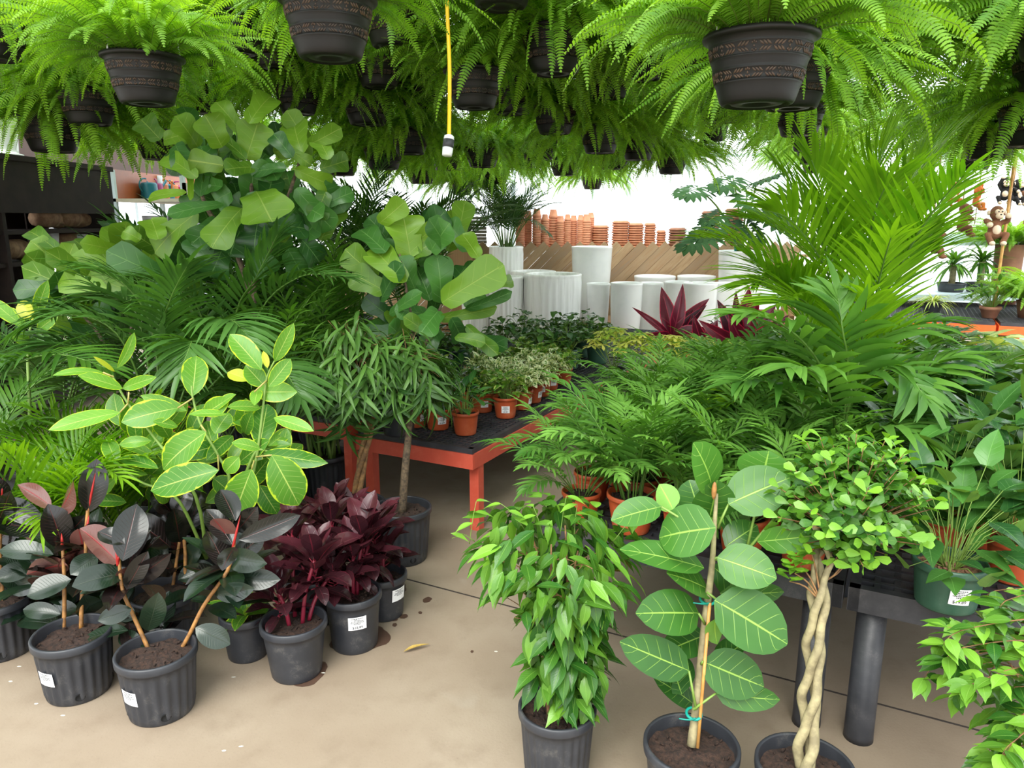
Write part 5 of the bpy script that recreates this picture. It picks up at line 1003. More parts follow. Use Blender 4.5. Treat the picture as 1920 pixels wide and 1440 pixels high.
items = [(DK[0], 873, 818, None, 0, 'dark leafy plant in unlabelled orange pot at the very corner of the red bench', 1.0), (DK[1], 822, 808, '$16.89', .35, 'dark leafy plant whose orange pot wears the $16.89 sticker', 1.0), (PO[0], 780, 803, '$16.89', .75, 'leafy plant whose orange pot shows only half a sticker behind the fig leaves', 1.0),
 (PO[1], 948, 786, '$9.89', .0, 'golden pothos in orange pot with the $9.89 sticker nearest the corner', 1.0), (NJ[0], 978, 770, '', 1.1, 'white-green pothos in the second orange pot along the bench edge', .95), (NJ[1], 998, 757, '', 1.0, 'white-green pothos in the third orange pot along the bench edge', .95), (NJ[2], 1014, 745, '$9.89', .1, 'white-green pothos whose orange pot wears the farther $9.89 sticker', .95), (NJ[0], 1030, 733, '', .5, 'white-green pothos in the fifth orange pot along the bench edge', .95), (PO[0], 1055, 722, None, 0, 'golden pothos in the last visible orange pot along the bench edge', .95),
 (PO[0], 905, 775, '', .2, 'green pothos behind the corner pots, dim orange pot', .95), (DK[0], 862, 772, None, 0, 'dark leafy plant in the second line behind the $16.89 pot', 1.0), (PO[1], 818, 775, None, 0, 'green pothos in the second line beneath the long fig leaves', 1.0), (NJ[1], 935, 758, None, 0, 'white-green pothos in the middle of the bench behind the nearer $9.89 pot', .95), (NJ[2], 960, 742, None, 0, 'white-green pothos with the palest leaves, centre of the cluster', .95), (NJ[0], 985, 728, None, 0, 'white-green pothos at the back of the cluster near the palms', .95), (NJ[1], 900, 745, None, 0, 'white-green pothos left of the palest one', .95), (PO[1], 1010, 712, None, 0, 'golden pothos behind the pale cluster', .95), (PO[0], 940, 722, None, 0, 'golden pothos behind and left of the palest one', .95), (PO[1], 975, 705, None, 0, 'yellow-green pothos in the last line before the ivies', 1.0), (PO[0], 1040, 700, None, 0, 'yellow-green pothos by the far end of the corner bench', 1.0), (DK[1], 890, 722, None, 0, 'dark leafy plant under the huge fiddle leaf', 1.0), (NJ[2], 915, 712, None, 0, 'white-green pothos below the grey ivy pot', .95)]
for i, (pr, x, y, price, dz, lab, sc) in enumerate(items):
    p = bz(x, y); p = p + nrm(V3(p[0], p[1], 0)) * .055
    potted(pr, p, price, toward(p) + dz, lab, sc, seed=i, rz=i * 1.3)
iv = [(942, 672, 'greypot', 'ivy in light grey pot next to the streaked white planters', .0), (985, 668, 'greenpot', 'ivy of the rear bench, third from the grey pot along the rear bench', .0), (1040, 668, 'greenpot', 'ivy of the rear bench before the streaked bulging planter', 0), (1090, 668, 'greenpot', 'ivy of the rear bench nearest the palms, before the slim planters', 0), (1010, 690, 'greenpot', 'ivy in the nearer line of the rear bench, left of its middle', 0), (1065, 690, 'greenpot', 'ivy in the nearer line of the rear bench, right of its middle', 0), (1120, 680, 'greenpot', 'ivy at the corner of the rear bench behind the palms', 0)]
for i, (x, y, mt, lab, q) in enumerate(iv):
    p = bz(x, y); potted(IV[i % 2], p, None, 0, lab, 1.25 if i else 1.15, .07, .058, .12, mt, 40 + i, i * 1.1)
for i, (x, y, lab) in enumerate([(868, 690, 'leafy plant in dark green pot, right one of two beside the fiddle leaf trunk'), (824, 690, 'leafy plant in dark green pot, left one of two beside the fiddle leaf trunk'), (800, 730, 'pothos in dark green pot under the fiddle leaf, behind the fig standard')]):
    p = bz(x, y); potted((IV[0], IV[1], PO[0])[i], p, None, 0, lab, 1.1, .075, .06, .14, 'greenpot', 50 + i, i)
for pr in NJ + PO + DK + IV:
    for c in list(pr.children): bpy.data.objects.remove(c)
    bpy.data.objects.remove(pr)
# ------------------------------------------------------------------ yellow schefflera, red cordylines behind the parlor palms
def umbrella(loc, lab, seed, z0, n=26, mat='scheff'):
    rs = random.Random(seed); t = thing('umbrella_plant', lab, 'plant', V3(loc[0], loc[1], z0), 0, 'yellow umbrella plants'); small_pot(t, .08, .06, .13, 'blackpot', None, 0, seed); mb = MB(); b = V3(loc[0], loc[1], z0 + .11)
    for i in range(n):
        az = i * 2.4; q = math.sqrt((i + .5) / n); e = b + V3(.15 * q * math.cos(az), .15 * q * math.sin(az), .27 * (1 - .4 * q * q)); mb.tube([b, e], .0015, 4, 1, cap=False); tn = rs.random()
        for k in range(8): d = dirv(k * .785 + az, rs.uniform(-.3, .3)); leaf(mb, e, d, orth(Z, d), rs.uniform(.05, .07), .02, 'obov', 4, 3, .5, .2, tn, 0)
    part('foliage', mb, [M[mat], M['twig']], t, True)
for i, (x, y, zc, lab) in enumerate([(1150, 690, 4.6, 'yellow umbrella plant nearest the bench end beside the ivies'), (1200, 688, 4.4, 'yellow umbrella plant below the leftmost red cordyline leaf'), (1255, 690, 4.3, 'yellow umbrella plant in front of the tall red cordyline leaves'), (1310, 695, 4.2, 'yellow umbrella plant by the right of the tall red cordyline'), (1375, 690, 4.1, 'yellow umbrella plant nearest the kentia palm')]):
    q = P(x, y, zc); umbrella(q, lab, 400 + i, BT)
def ti_plant(loc, lab, tips, zc, seed, base_px):
    rs = random.Random(seed); t = thing('red_cordyline', lab, 'plant', loc, 0, 'red cordylines'); small_pot(t, .085, .065, .15, 'blackpot', None, 0, seed); mb = MB(); b = P(base_px[0], base_px[1], zc)
    for (x, y, w, o) in tips:
        e = P(x, y, zc + rs.uniform(-.1, .1)); hleaf(mb, b + V3(rs.uniform(-.02, .02), 0, 0), e, w * zc / FPX, 'lance', o.get('f', rs.uniform(-.4, .4)), o.get('d', .6), fold=.35, tint=o.get('t', rs.random()), seg=10, cols=5, rnd=rs)
    for i in range(10):
        d = dirv(i * 2.4, rs.uniform(.0, .8)); leaf(mb, b - Z * .05 + V3(0, .02, 0), d, orth(Z, d), rs.uniform(.2, .3), .05, 'lance', 8, 5, 1.0, .35, rs.random() * .6)
    m = MB(); m.tube([V3(loc[0], loc[1], loc[2] + .12), b], [.012, .01], 8); part('foliage', mb, M['tired'], t, True); part('stem', m, M['bark'], t, True)
q = P(1262, 635, 4.9); ti_plant(V3(q[0], q[1], BT), 'red cordyline with tall crimson leaves standing against the white planters', [(1240,538,34,{'f':0,'t':.6,'d':.3}),(1280,532,28,{'t':.7,'f':.3}),(1330,560,26,{'t':.7,'d':.9}),(1185,576,14,{'t':.6,'d':1.2}),(1325,572,22,{'t':.1,'d':.7}),(1195,630,26,{'t':.7,'d':1.4}),(1335,620,28,{'t':.6,'d':1.0}),(1300,640,26,{'t':.5,'d':1.0}),(1300,580,26,{'t':.3})], 4.9, 501, (1262, 632))
q = P(1395, 650, 4.6); ti_plant(V3(q[0], q[1], BT), 'red cordyline with broad crimson leaves beside the tall areca', [(1345,562,34,{'t':.1}),(1405,538,36,{'t':.7,'f':0}),(1365,590,34,{'t':.8}),(1425,550,34,{'t':.8}),(1455,570,34,{'t':.3}),(1310,600,30,{'t':.7,'d':.9}),(1480,590,30,{'t':.2,'d':.8}),(1380,545,24,{'t':.2}),(1440,600,30,{'t':.4})], 4.6, 502, (1395, 650))
q = P(1320, 660, 4.7); ti_plant(V3(q[0], q[1], BT), 'red cordyline low between the two taller ones, yellow streaks beside it', [(1300,590,26,{'t':.4}),(1345,600,26,{'t':.6}),(1280,620,26,{'t':.8}),(1365,640,26,{'t':.7,'d':.9})], 4.7, 503, (1322, 655))
q = P(1385, 590, 5.6); cz = V3(q[0], q[1], BT); t = thing('dark_croton', 'dark purple leafy plant rising above the red cordylines beside the philodendron planter', 'plant', cz); small_pot(t, .08, .065, .14, 'blackpot', None, 0, 7); mb = MB(); rs = random.Random(77)
bushy(mb, rs, 46, .16, .30, np.array([cz[0], cz[1], q[2] - .18]), .1, .05, 'ellip', .6, (-.2, 1.1), .25); mb.tube([cz + Z * .12, cz * V3(1, 1, 0) + Z * (q[2] - .1)], .008, 6, 1); part('foliage', mb, [M['cordy'], M['bark']], t, True)
# ------------------------------------------------------------------ plants at the right
def bigleaf(loc, z0, lab, name, mat, n, L, W, prof, r, hgt, seed, potspec, wave=.03, price=None, chips=False, el=(-.2, 1.1), droop=.5, az=0, cat='plant', w=.05, tint=(0, 1), low=.25):
    rs = random.Random(seed); t = thing(name, lab, cat, V3(loc[0], loc[1], z0)); rt, rb, h, pm = potspec
    pt = part('pot', pot_mb(rt, rb, h, 0, 0, .005, .022, 36), [M[pm], M['dark']], t); part('soil', soil_mb(rt - .006, h - .025, seed, .005), M['chips' if chips else 'soil'], t)
    if price is not None: tag(price_label(pt, rt, rb, h, toward(loc) + az, price, w, w * .9, h * .46, seed, -.03, .0015), 'white price sticker')
    mb = MB(); b = V3(loc[0], loc[1], z0 + h - .02); bushy(mb, rs, n, r, hgt, b, L, W, prof, droop, el, .2, 0, tint, wave, 1, low); part('foliage', mb, [M[mat], M['twig']], t, True); return t
q = np.array(onz(1782, 1048, BT + .13)); bigleaf(q, BT, 'glossy philodendron in dark green pot with the $19.89 sticker on the black bench', 'philodendron', 'philo', 64, .12, .066, 'heart', .17, .32, 601, (.088, .075, .13, 'greenpot'), .03, '$19.89', True, (-.1, 1.1), .5, .42, w=.052, low=.08)
q2 = np.array(onz(1905, 1012, BT + .12)); bigleaf(q2, BT, 'leafy plant in orange pot right of the green pot, at the picture edge', 'philodendron', 'philo', 60, .12, .06, 'ellip', .17, .36, 602, (.072, .058, .13, 'orange'), chips=True)
for i, (px, py, zc, lab, k) in enumerate([(1760, 960, 2.35, 'dark philodendron behind the green pot, pointed leaves upright', 'philo'), (1850, 930, 2.4, 'dark philodendron with a yellowing leaf at the right edge', 'philo'), (1928, 960, 2.42, 'philodendron cut by the right edge above the orange pot', 'philo'), (1700, 950, 2.6, 'dark philodendron behind the round fig crown', 'philo')]):
    q = P(px, py, zc); bigleaf(q, BT, lab, 'philodendron', k, 56, .16, .08, 'heart', .17, .40, 610 + i, (.08, .065, .13, 'orange'), .03)
for i, (px, py, zc, lab) in enumerate([(1742, 800, 3.05, 'small fiddle leaf fig at the left of its group, above the round fig crown'), (1840, 790, 2.9, 'small fiddle leaf fig in the middle of the right-hand group'), (1955, 800, 2.85, 'small fiddle leaf fig cut by the right picture edge')]):
    q = P(px, py, zc); bigleaf(q, BT, lab, 'fiddle_leaf_fig', 'fiddled', 58, .19, .115, 'fiddle', .18, .40, 620 + i, (.09, .07, .15, 'blackpot'), .05)
for i, (px, py, zc, lab) in enumerate([(1790, 700, 4.2, 'yellow dieffenbachia below the near end of the orange bench'), (1850, 690, 4.3, 'yellow dieffenbachia in front of the orange bench leg'), (1925, 700, 4.2, 'yellow dieffenbachia at the right edge in front of the orange bench'), (1720, 690, 4.6, 'yellow dieffenbachia partly behind the tall areca')]):
    q = P(px, py, zc); bigleaf(q, BT, lab, 'dieffenbachia', 'dieff', 50, .22, .12, 'ellip', .19, .22, 630 + i, (.09, .07, .15, 'blackpot'), .03, el=(-.1, .8), droop=.7)
for i, (px, py, zc, lab) in enumerate([(1660, 780, 3.3, 'feathery palm behind the kentia and left of the small fiddle leaf figs'), (1830, 720, 3.6, 'feathery palm behind the small fiddle leaf figs'), (1480, 740, 3.6, 'feathery palm right of the parlor palms'), (1700, 660, 4.2, 'feathery palm under the tall areca, before the orange bench'), (1500, 640, 4.2, 'feathery palm left of the areca stems behind the red cordyline')]):
    q = P(px, py, zc); palm(V3(q[0], q[1], 0), lab, [], 640 + i, 'palm', 14, .2, .022, (.09, .07, .16), BT, 'potted_palm', None, .7, .35, 15, (40, 78), (.3, .5), (.7, 1.4), .32, tint=.45, r=.004)
# ------------------------------------------------------------------ orange bench, dracaenas, monkeys
OB = P(1866, 604, 6.2); ot = OB[2]
rc = (BU, BV)
t = red_bench(OB * V3(1, 1, 0) + V3(.0, 0, 0), 1.2, 1.6, ot, 'bright orange bench at the far right, clay pot on its corner', 'orangepaint', ((.1, .03), (.9, .03), (.1, .97), (.9, .97)))
t2 = red_bench(OB * V3(1, 1, 0) - BU * 1.24, 1.2, 1.6, ot, 'second bright orange bench running out of the right edge', 'orangepaint', ((.1, .03), (.9, .03), (.1, .97), (.9, .97)))
q = OB + BV * .3 + BU * .02; t = thing('clay_pot_plant', 'leafy plant in squat clay pot on the corner of the orange bench', 'plant', V3(q[0], q[1], ot)); m = MB(); m.lathe([(.0005, .004), (.05, 0), (.055, .004), (.075, .07), (.085, .075), (.085, .1), (.076, .1), (.07, .07), (.0005, .065)], 28); part('pot', m, M['clayd'], t)
rs = random.Random(650); mb = MB(); bushy(mb, rs, 80, .2, .34, V3(0, 0, .08), .1, .03, 'lance', .6, (-.3, 1.0)); part('foliage', mb, [M['palm'], M['twig']], t)
m = MB(); m.tube([V3(.02, 0, .08), V3(.05, .01, .3)], .006, 6); part('stake', m, M['bamboo'], t)
q = OB + BV * .5 + BU * .45; t = thing('spider_plant', 'pale striped spider plant in black pot on the orange bench', 'plant', V3(q[0], q[1], ot)); small_pot(t, .08, .06, .1, 'blackpot'); mb = MB()
for i in range(70): d = dirv(i * 2.4, rs.uniform(.1, 1.2)); leaf(mb, V3(0, 0, .09), d, orth(Z, d), rs.uniform(.16, .28), .014, 'strap', 6, 3, 1.4, .3, rs.random(), 0, 0)
part('foliage', mb, M['dieff'], t)
# white display stand with dracaena canes
wq = P(1790, 545, 7.6); m = MB(); t = thing('display_stand', 'white display table behind the orange bench carrying the cane dracaenas', 'table', V3(wq[0], wq[1], 0)); top = wq[2]
m = MB(); m.box((0, 0, top - .03), (1.9, .8, .06)); part('table_top', m, M['whitesteel'], t, False, False)
for sx in (-.85, .85):
    for sy in (-.35, .35): m = MB(); m.box((sx, sy, (top - .06) / 2), (.07, .07, top - .06)); part('leg', m, M['whitesteel'], t, False, False)
m = MB(); m.box((0, .36, top + .5), (1.9, .05, .12)); m.box((-.85, .36, top + .25), (.06, .05, .5)); m.box((.85, .36, top + .25), (.06, .05, .5)); part('back_rail', m, M['whitesteel'], t, False, False)
for i, (px, ty, lab) in enumerate([(1835, 470, 'cane dracaena with bushy crown right below the brown plush monkey'), (1782, 475, 'cane dracaena half hidden by the areca fronds')]):
    q = P(px, 545, 7.5); t = thing('cane_dracaena', lab, 'plant', V3(q[0], q[1], top)); small_pot(t, .13, .11, .09, 'blackpot'); c = V3(0, 0, P(px, ty + 20, 7.5)[2] - top); m = MB(); m.tube([V3(0, 0, .06), c * .5 + V3(.005, 0, 0), c], [.032, .03, .028], 10); part('cane', m, M['barkg'], t); mb = MB(); rs = random.Random(660 + i)
    for k in range(46): d = dirv(k * 2.4, rs.uniform(-.3, 1.3)); leaf(mb, c + Z * rs.uniform(-.03, .03), d, orth(Z, d), rs.uniform(.2, .34), .035, 'strap', 7, 3, 1.1, .3, rs.random())
    part('foliage', mb, M['palm'], t)
def monkey(px, py, zc, hpx, fur, face, lab, turn=0., pose=0):
    """one smooth plush body (metaballs) clinging with raised arms, with face, ears, hands and feet"""
    sc = hpx * zc / FPX; q = P(px, py, zc); t = thing('plush_monkey', lab, 'toy', q, turn, 'hanging plush monkeys')
    mbd = bpy.data.metaballs.new('m'); mbd.resolution = .035; mbd.render_resolution = .035; mbd.threshold = .12
    ob = bpy.data.objects.new('m', mbd); COL.objects.link(ob)
    def ball(c, r):
        e = mbd.elements.new(); e.co = c; e.radius = r * 1.28
    def limb(pts, r):
        for a, b in zip(pts[:-1], pts[1:]):
            for k in range(5): ball(tuple(np.array(a) + (np.array(b) - np.array(a)) * k / 5), r)
    ball((0, 0, .36), .135); ball((0, 0, .27), .15); ball((0, 0, .18), .15); ball((0, .0, .44), .1)
    ball((0, -.02, .66), .16); ball((0, .0, .72), .14)
    for s in (-1, 1):
        if pose == 0: arm = [(s * .12, 0, .44), (s * .25, -.06, .5), (s * .2, -.16, .62 if s > 0 else .4)]
        else: arm = [(s * .12, 0, .44), (s * .22, 0, .62), (s * .12, -.04, .85)]
        limb(arm + [arm[-1]], .062); limb([(s * .1, 0, .15), (s * .22, -.16, .16), (s * .14, -.2, -.02), (s * .13, -.22, -.04)], .066)
    ob.scale = (1, 1, 1); dg = bpy.context.evaluated_depsgraph_get(); me = bpy.data.meshes.new_from_object(ob.evaluated_get(dg)); bpy.data.objects.remove(ob); bpy.data.metaballs.remove(mbd)
    me.name = 'body'; me.materials.clear(); me.materials.append(M[fur]); me.polygons.foreach_set('use_smooth', np.full(len(me.polygons), True)); link('body', me, t)
    m = MB(); m.blob((0, -.165, .615), (.095, .075, .075)); m.blob((-.048, -.145, .71), (.062, .05, .065)); m.blob((.048, -.145, .71), (.062, .05, .065)); part('face', m, M[face], t)
    m = MB(); [m.blob((s * .042, -.196, .715), (.018, .014, .02)) for s in (-1, 1)]; m.blob((0, -.238, .645), (.024, .014, .014)); part('eyes_and_nose', m, M['eye'], t)
    for s in (-1, 1):
        m = MB(); m.blob((s * .185, .0, .69), (.04, .035, .065)); part('ear', m, M[face], t)
        a = (s * .2, -.175, .62 if s > 0 else .4) if pose == 0 else (s * .12, -.05, .87)
        m = MB(); m.blob(a, (.075, .07, .07)); part('hand', m, M[face], t); m = MB(); m.blob((s * .13, -.255, -.05), (.068, .09, .06)); part('foot', m, M[face], t)
    m = MB(); m.blob((0, -.085, .27), (.11, .1, .14)); part('belly', m, M['furt'], t)
    t.scale = (sc / .88,) * 3; return t
monkey(1862, 452, 6.4, 66, 'fur', 'furt', 'brown plush monkey with pale face clinging to the pole, looking at the camera', -.15)
monkey(1803, 437, 6.8, 56, 'fur', 'fur', 'brown plush monkey seen from the side among the areca tips', 1.2)
monkey(1830, 390, 7.0, 42, 'furo', 'furo', 'orange plush monkey with raised arm under the hanging ferns', .6, 1)
monkey(1788, 382, 7.0, 40, 'furo', 'furo', 'small orange plush monkey highest beside the areca tips', -.4, 1)
monkey(1882, 378, 6.8, 44, 'furk', 'furt', 'black plush monkey, left one of the black pair', -.5, 1)
monkey(1904, 380, 6.8, 44, 'furk', 'furt', 'black plush monkey, right one of the black pair', .4)
monkey(1752, 478, 6.6, 52, 'fur', 'fur', 'brown plush monkey lowest, mostly hidden by areca leaflets', .9)
monkey(1922, 388, 6.9, 46, 'fur', 'furt', 'brown plush monkey cut by the right picture edge', .2)
a = P(1872, 520, 6.5); m = MB(); m.tube([a * V3(1, 1, 0) + Z * .001, a, a * V3(1, 1, 0) + Z * RZ], .013, 8); tag(part('bamboo_pole', m, M['bamboo']), 'tan pole the brown plush monkey clings to', 'pole')
for i, (px, zc) in enumerate(((1803, 6.84), (1830, 7.04), (1893, 6.84), (1752, 6.64), (1922, 6.94))):
    a = P(px, 400, zc); m = MB(); m.tube([a - Z * .1, a * V3(1, 1, 0) + Z * RZ], .004, 6); tag(part('hanging_rope', m, M['bamboo']), 'thin rope holding %s' % ['the side-on brown plush monkey', 'the orange plush monkey with raised arm', 'the pair of black plush monkeys', 'the lowest brown plush monkey', 'the plush monkey cut by the right edge'][i], 'rope')
for i, (px, py, zc, lab) in enumerate([(1945, 520, 6.4, 'feathery fern on the far right above the orange benches'), (1900, 420, 7.4, 'feathery fern behind the black plush monkeys')]):
    q = P(px, py, zc); t = thing('tall_fern', lab, 'plant', V3(q[0], q[1], ot if i == 0 else 0)); h0 = q[2] - (ot if i == 0 else 0) - .2; m = MB(); m.lathe([(.0005, .003), (.1, 0), (.13, h0), (.12, h0), (.1, h0 - .05), (.0005, h0 - .05)], 28); part('planter', m, M['clayd'], t); o = link('foliage', FERNS[i], t); o.location = (0, 0, h0 - .17)
# ------------------------------------------------------------------ plank wall with clay pots
YW = 9.1; zt = P(1200, 458, YW)[2]; xL, xR = P(905, 460, YW)[0], P(1500, 460, YW)[0]
yw = P(1200, 458, YW)[1]
t = thing('plank_wall', 'display wall of diagonal reclaimed planks with saw-tooth top edge', 'display wall', V3((xL + xR) / 2, yw, 0)); rs = random.Random(700)
pwid = .105; dg_ = V3(1, 0, 1) / math.sqrt(2); pp = V3(-1, 0, 1) / math.sqrt(2); step = pwid * math.sqrt(2); m = MB(); x = xL - 1.6
while x < xR + .1:
    top = V3(x, yw, zt) ; Lp = (zt - .12) * math.sqrt(2)
    n = 2; cuts = sorted([0, rs.uniform(.3, .8) * Lp, Lp])
    for a, b in zip(cuts[:-1], cuts[1:]):
        m.box(top - dg_ * (a + b) / 2 + V3(0, rs.uniform(-.004, .004), 0), (b - a - .001, pwid - rs.uniform(.0005, .004), .02), [dg_, pp, np.cross(dg_, pp)], 0, rs.random())
    x += step
part('planks', m, M['plank'], t, True, False)
m = MB(); m.box((0, .06, zt - .14), (xR - xL + .6, .09, .03)); m.box((0, .06, .4), (xR - xL + .6, .06, .08)); part('back_frame', m, M['pallet'], t, False, False)
for sx in (-1, 0, 1): m = MB(); m.box((sx * (xR - xL) / 2.1, .06, zt / 2 - .06), (.09, .09, zt - .12)); part('post', m, M['pallet'], t, False, False)
shz = zt - .045; ys = yw + .22
t = thing('pot_shelf', 'ledge shelf behind the saw-tooth planks holding stacked clay pots', 'shelf', V3((xL + xR) / 2, ys, 0)); m = MB(); m.box((0, .0, shz - .02), (xR - xL + 1.2, .3, .03)); part('shelf_board', m, M['pallet'], t, False, False)
for sx in (-1, 1): m = MB(); m.box((sx * (xR - xL) / 2, .0, shz / 2 - .02), (.08, .25, shz - .04)); part('post', m, M['pallet'], t, False, False)
def clay_pot(r, h):
    m = MB(); m.lathe([(.0005, h - .004), (r * .12, h - .004), (r * .12, h), (r * .62, h), (r * .66, h - .006), (r * .88, h * .27), (r, h * .26), (r, .003), (r * .97, 0), (r * .9, 0), (r * .86, h * .2), (r * .58, h - .012), (.0005, h - .012)][::-1], 24); return m.mesh('clay_pot', M['clay'])
def clay_saucer(r, mat):
    m = MB(); m.lathe([(.0005, .03), (r * .78, .036), (r * .82, .034), (r * .88, .021), (r * .99, .019), (r, .017), (r * .99, .001), (r * .93, 0), (r * .82, .024), (.0005, .028)][::-1], 28); return m.mesh('clay_saucer', M[mat])
CPM = {}
stk = [(975, 384, 17, 'leftmost stack, beside the potted palm'), (990, 395, 15, 'second stack from the potted palm'), (1006, 392, 17, 'third stack from the potted palm'), (1021, 402, 15, 'fourth stack from the potted palm'), (1037, 393, 18, 'tallest stack in the middle'), (1050, 405, 15, 'first stack right of the tallest one'), (1063, 402, 13, 'second stack right of the tallest one'), (1075, 404, 14, 'third stack right of the tallest one'), (1087, 403, 13, 'fourth stack right of the tallest one'), (1098, 402, 17, 'fifth stack right of the tallest one'), (1107, 399, 13, 'last upright stack before the saucers')]
for si, (px, py, wpx, lab) in enumerate(stk):
    zc = 9.35; r = wpx * zc / FPX / 2; hp = r * 1.75; x = P(px, py, zc)[0]; ztop = P(px, py, zc)[2]; stp = r * .52; key = round(r, 3)
    if key not in CPM: CPM[key] = clay_pot(r, hp)
    k = max(2, int((ztop - hp - shz) / stp) + 1); stp = (ztop - hp - shz) / (k - 1) if k > 1 else stp
    for j in range(k):
        o = link('clay_pot', CPM[key], None); o.location = (x, ys + (.05 if si % 3 == 1 else -.03), shz + stp * j); o.rotation_euler = (0, 0, j); w = 'topmost' if j == k - 1 else ('bottom one' if j == 0 else '%s from the bottom' % (ordn + ['ninth', 'tenth', 'eleventh', 'twelfth', 'thirteenth', 'fourteenth', 'fifteenth'])[j])
        tag(o, 'upturned clay pot, %s, %s' % (w, lab), 'flower pot', 'upturned clay pots')
sau = [(1125, 421, 30, 'clay', 'stack nearest the upturned pots'), (1162, 412, 32, 'clay', 'second and tall stack'), (1190, 416, 30, 'clay', 'third stack'), (1217, 418, 21, 'clay', 'narrow fourth stack'), (1238, 431, 17, 'clay', 'smallest fifth stack'), (1268, 424, 32, 'clayd', 'brownish sixth stack'), (1328, 396, 34, 'clayd', 'tall brown stack left of the philodendron stems'), (1372, 392, 34, 'clayd', 'tall brown stack behind the philodendron stems')]
for si, (px, py, wpx, mt, lab) in enumerate(sau):
    zc = 9.35; r = wpx * zc / FPX / 2; x, _, ztop = P(px, py, zc); stp = .029; key = (round(r, 3), mt)
    if key not in CPM: CPM[key] = clay_saucer(r, mt)
    k = int((ztop - .03 - shz) / stp) + 1
    for j in range(k):
        o = link('clay_saucer', CPM[key], None); o.location = (x + (j * 7 % 3 - 1) * .003, ys, shz + stp * j); w = 'topmost' if j == k - 1 else ('bottom' if j == 0 else '%s from the bottom' % (ordn + ['ninth', 'tenth', 'eleventh', 'twelfth', 'thirteenth', 'fourteenth', 'fifteenth', 'sixteenth', 'seventeenth', 'eighteenth', 'nineteenth', 'twentieth', 'twenty-first', 'twenty-second'])[j])
        tag(o, 'terracotta saucer, %s in the %s' % (w, lab), 'plant saucer', 'stacked clay saucers')
# grey stone trays left of the palm planter
for si, (px, py, k, lab) in enumerate([(897, 406, 9, 'stack beside the potted palm'), (868, 376, 12, 'tallest grey stack'), (866, 412, 5, 'low stack before the tallest grey one')]):
    zc = 9.45 - .5 * (si == 2); x, y, zz = P(px, py, zc); st = .042; b = zz - k * st
    t = thing('plinth', 'weathered wood plinth under the %s' % lab, 'plinth', V3(x, y, 0)); m = MB(); m.box((0, 0, b / 2), (.26, .2, b)); part('block', m, M['pallet'], t, False, False)
    for j in range(k):
        m = MB(); m.box((.004 * (j * 5 % 3 - 1), 0, st / 2), (.2, .16, st - .006)); o = part('stone_tray', m, M['stone'], None, smooth=False); o.location = (x, y, b + st * j); tag(o, 'grey stone tray, %s from bottom, %s' % ((ordn + ['ninth', 'tenth', 'eleventh', 'twelfth'])[j], lab), 'tray', 'grey stone trays')
# ------------------------------------------------------------------ white planters
def planter(px, ytop, wpx, zc, wb, lab, streak=False, zb=0.0, bulge=0., lip=.012, name='white_planter'):
    q = P(px, ytop, zc); h = q[2] - zb; r = wpx * zc / FPX / 2; rb = r * wb; t = thing(name, lab, 'planter', V3(q[0], q[1], zb), 0, 'white glazed planters'); pr = [(.0005, 0), (rb * .96, 0), (rb, .01)]
    for f in np.linspace(.05, .96, 14): pr.append((rb + (r - rb) * f ** .75 + bulge * r * math.sin(PI * f), h * f))
    pr += [(r, h - .03), (r + lip * .3, h - .012), (r, h), (r - .012, h + .002), (r - .028, h - .01), (r - .03, h - .08), (rb * .8, h * .4), (.0005, h * .38)]
    m = MB(); m.lathe(pr, 144 if streak else 48, 0, ribs=26 if streak else 0, rdepth=.004, rz=(.03, h - .05)); part('vessel', m, M['glazes' if streak else 'glaze'], t); return t, h
planter(1036, 513, 108, 8.0, .8, 'streaked white planter with bulging wall, front and widest of the streaked ones', True, 0, .05)
planter(1000, 508, 84, 8.6, .8, 'streaked white planter whose round rim shows behind the widest one', True, 0, .04)
planter(949, 518, 66, 8.0, .75, 'streaked white planter left of the widest one, behind the ivy', True, 0, .02)
planter(895, 545, 60, 8.2, .75, 'streaked white planter farthest left, mostly hidden by fig leaves', True, 0, .02)
planter(1122, 531, 44, 8.1, .6, 'slim white tapered planter beside the widest streaked one', False, 0, .03)
planter(1175, 530, 60, 7.9, .62, 'white tapered planter directly behind the leftmost red cordyline leaf', False, 0, .06)
planter(1222, 530, 50, 8.3, .62, 'white tapered planter behind the tall crimson leaves', False, 0, .05)
planter(1228, 517, 76, 8.9, .7, 'white planter whose wide rim shows in the rear line, left one of two rims', False, 0, .03)
planter(1306, 517, 70, 8.9, .7, 'white planter whose wide rim shows in the rear line, right one of two rims', False, 0, .03)
planter(1272, 528, 54, 8.0, .62, 'white tapered planter between the crimson leaves', False, 0, .05)
planter(1312, 530, 66, 7.9, .66, 'white tapered planter right of the crimson leaves', False, 0, .05)
planter(1365, 530, 50, 8.1, .66, 'white tapered planter half behind the dark purple plant', False, 0, .05)
st = thing('planter_stand', 'low pallet-wood stand carrying the raised white planters before the plank wall', 'stand', V3(P(1150, 600, 8.75)[0], yw - .37, 0)); m = MB(); sz = .38
m.box((0, 0, sz - .02), (4.3, .62, .04)); 
for j in range(5): m.box((0, -.3, .05 + .07 * j), (4.3, .02, .055), None, 0, j * .23)
part('boards', m, M['pallet'], st, False, False)
for sx in (-2.0, 0, 2.0): m = MB(); m.box((sx, .0, (sz - .04) / 2), (.1, .55, sz - .04)); part('leg', m, M['pallet'], st, False, False)
planter(1110, 462, 76, 8.6, .74, 'tallest plain white planter standing in front of the plank wall', False, sz, .02)
tp, h = planter(949, 462, 64, 8.88, .95, 'streaked white cylinder planter holding the dark feather palm', True, sz, .0)
ts, h2 = planter(1392, 470, 86, 8.55, .72, 'plain white planter holding the split-leaf philodendron', False, sz, .03)
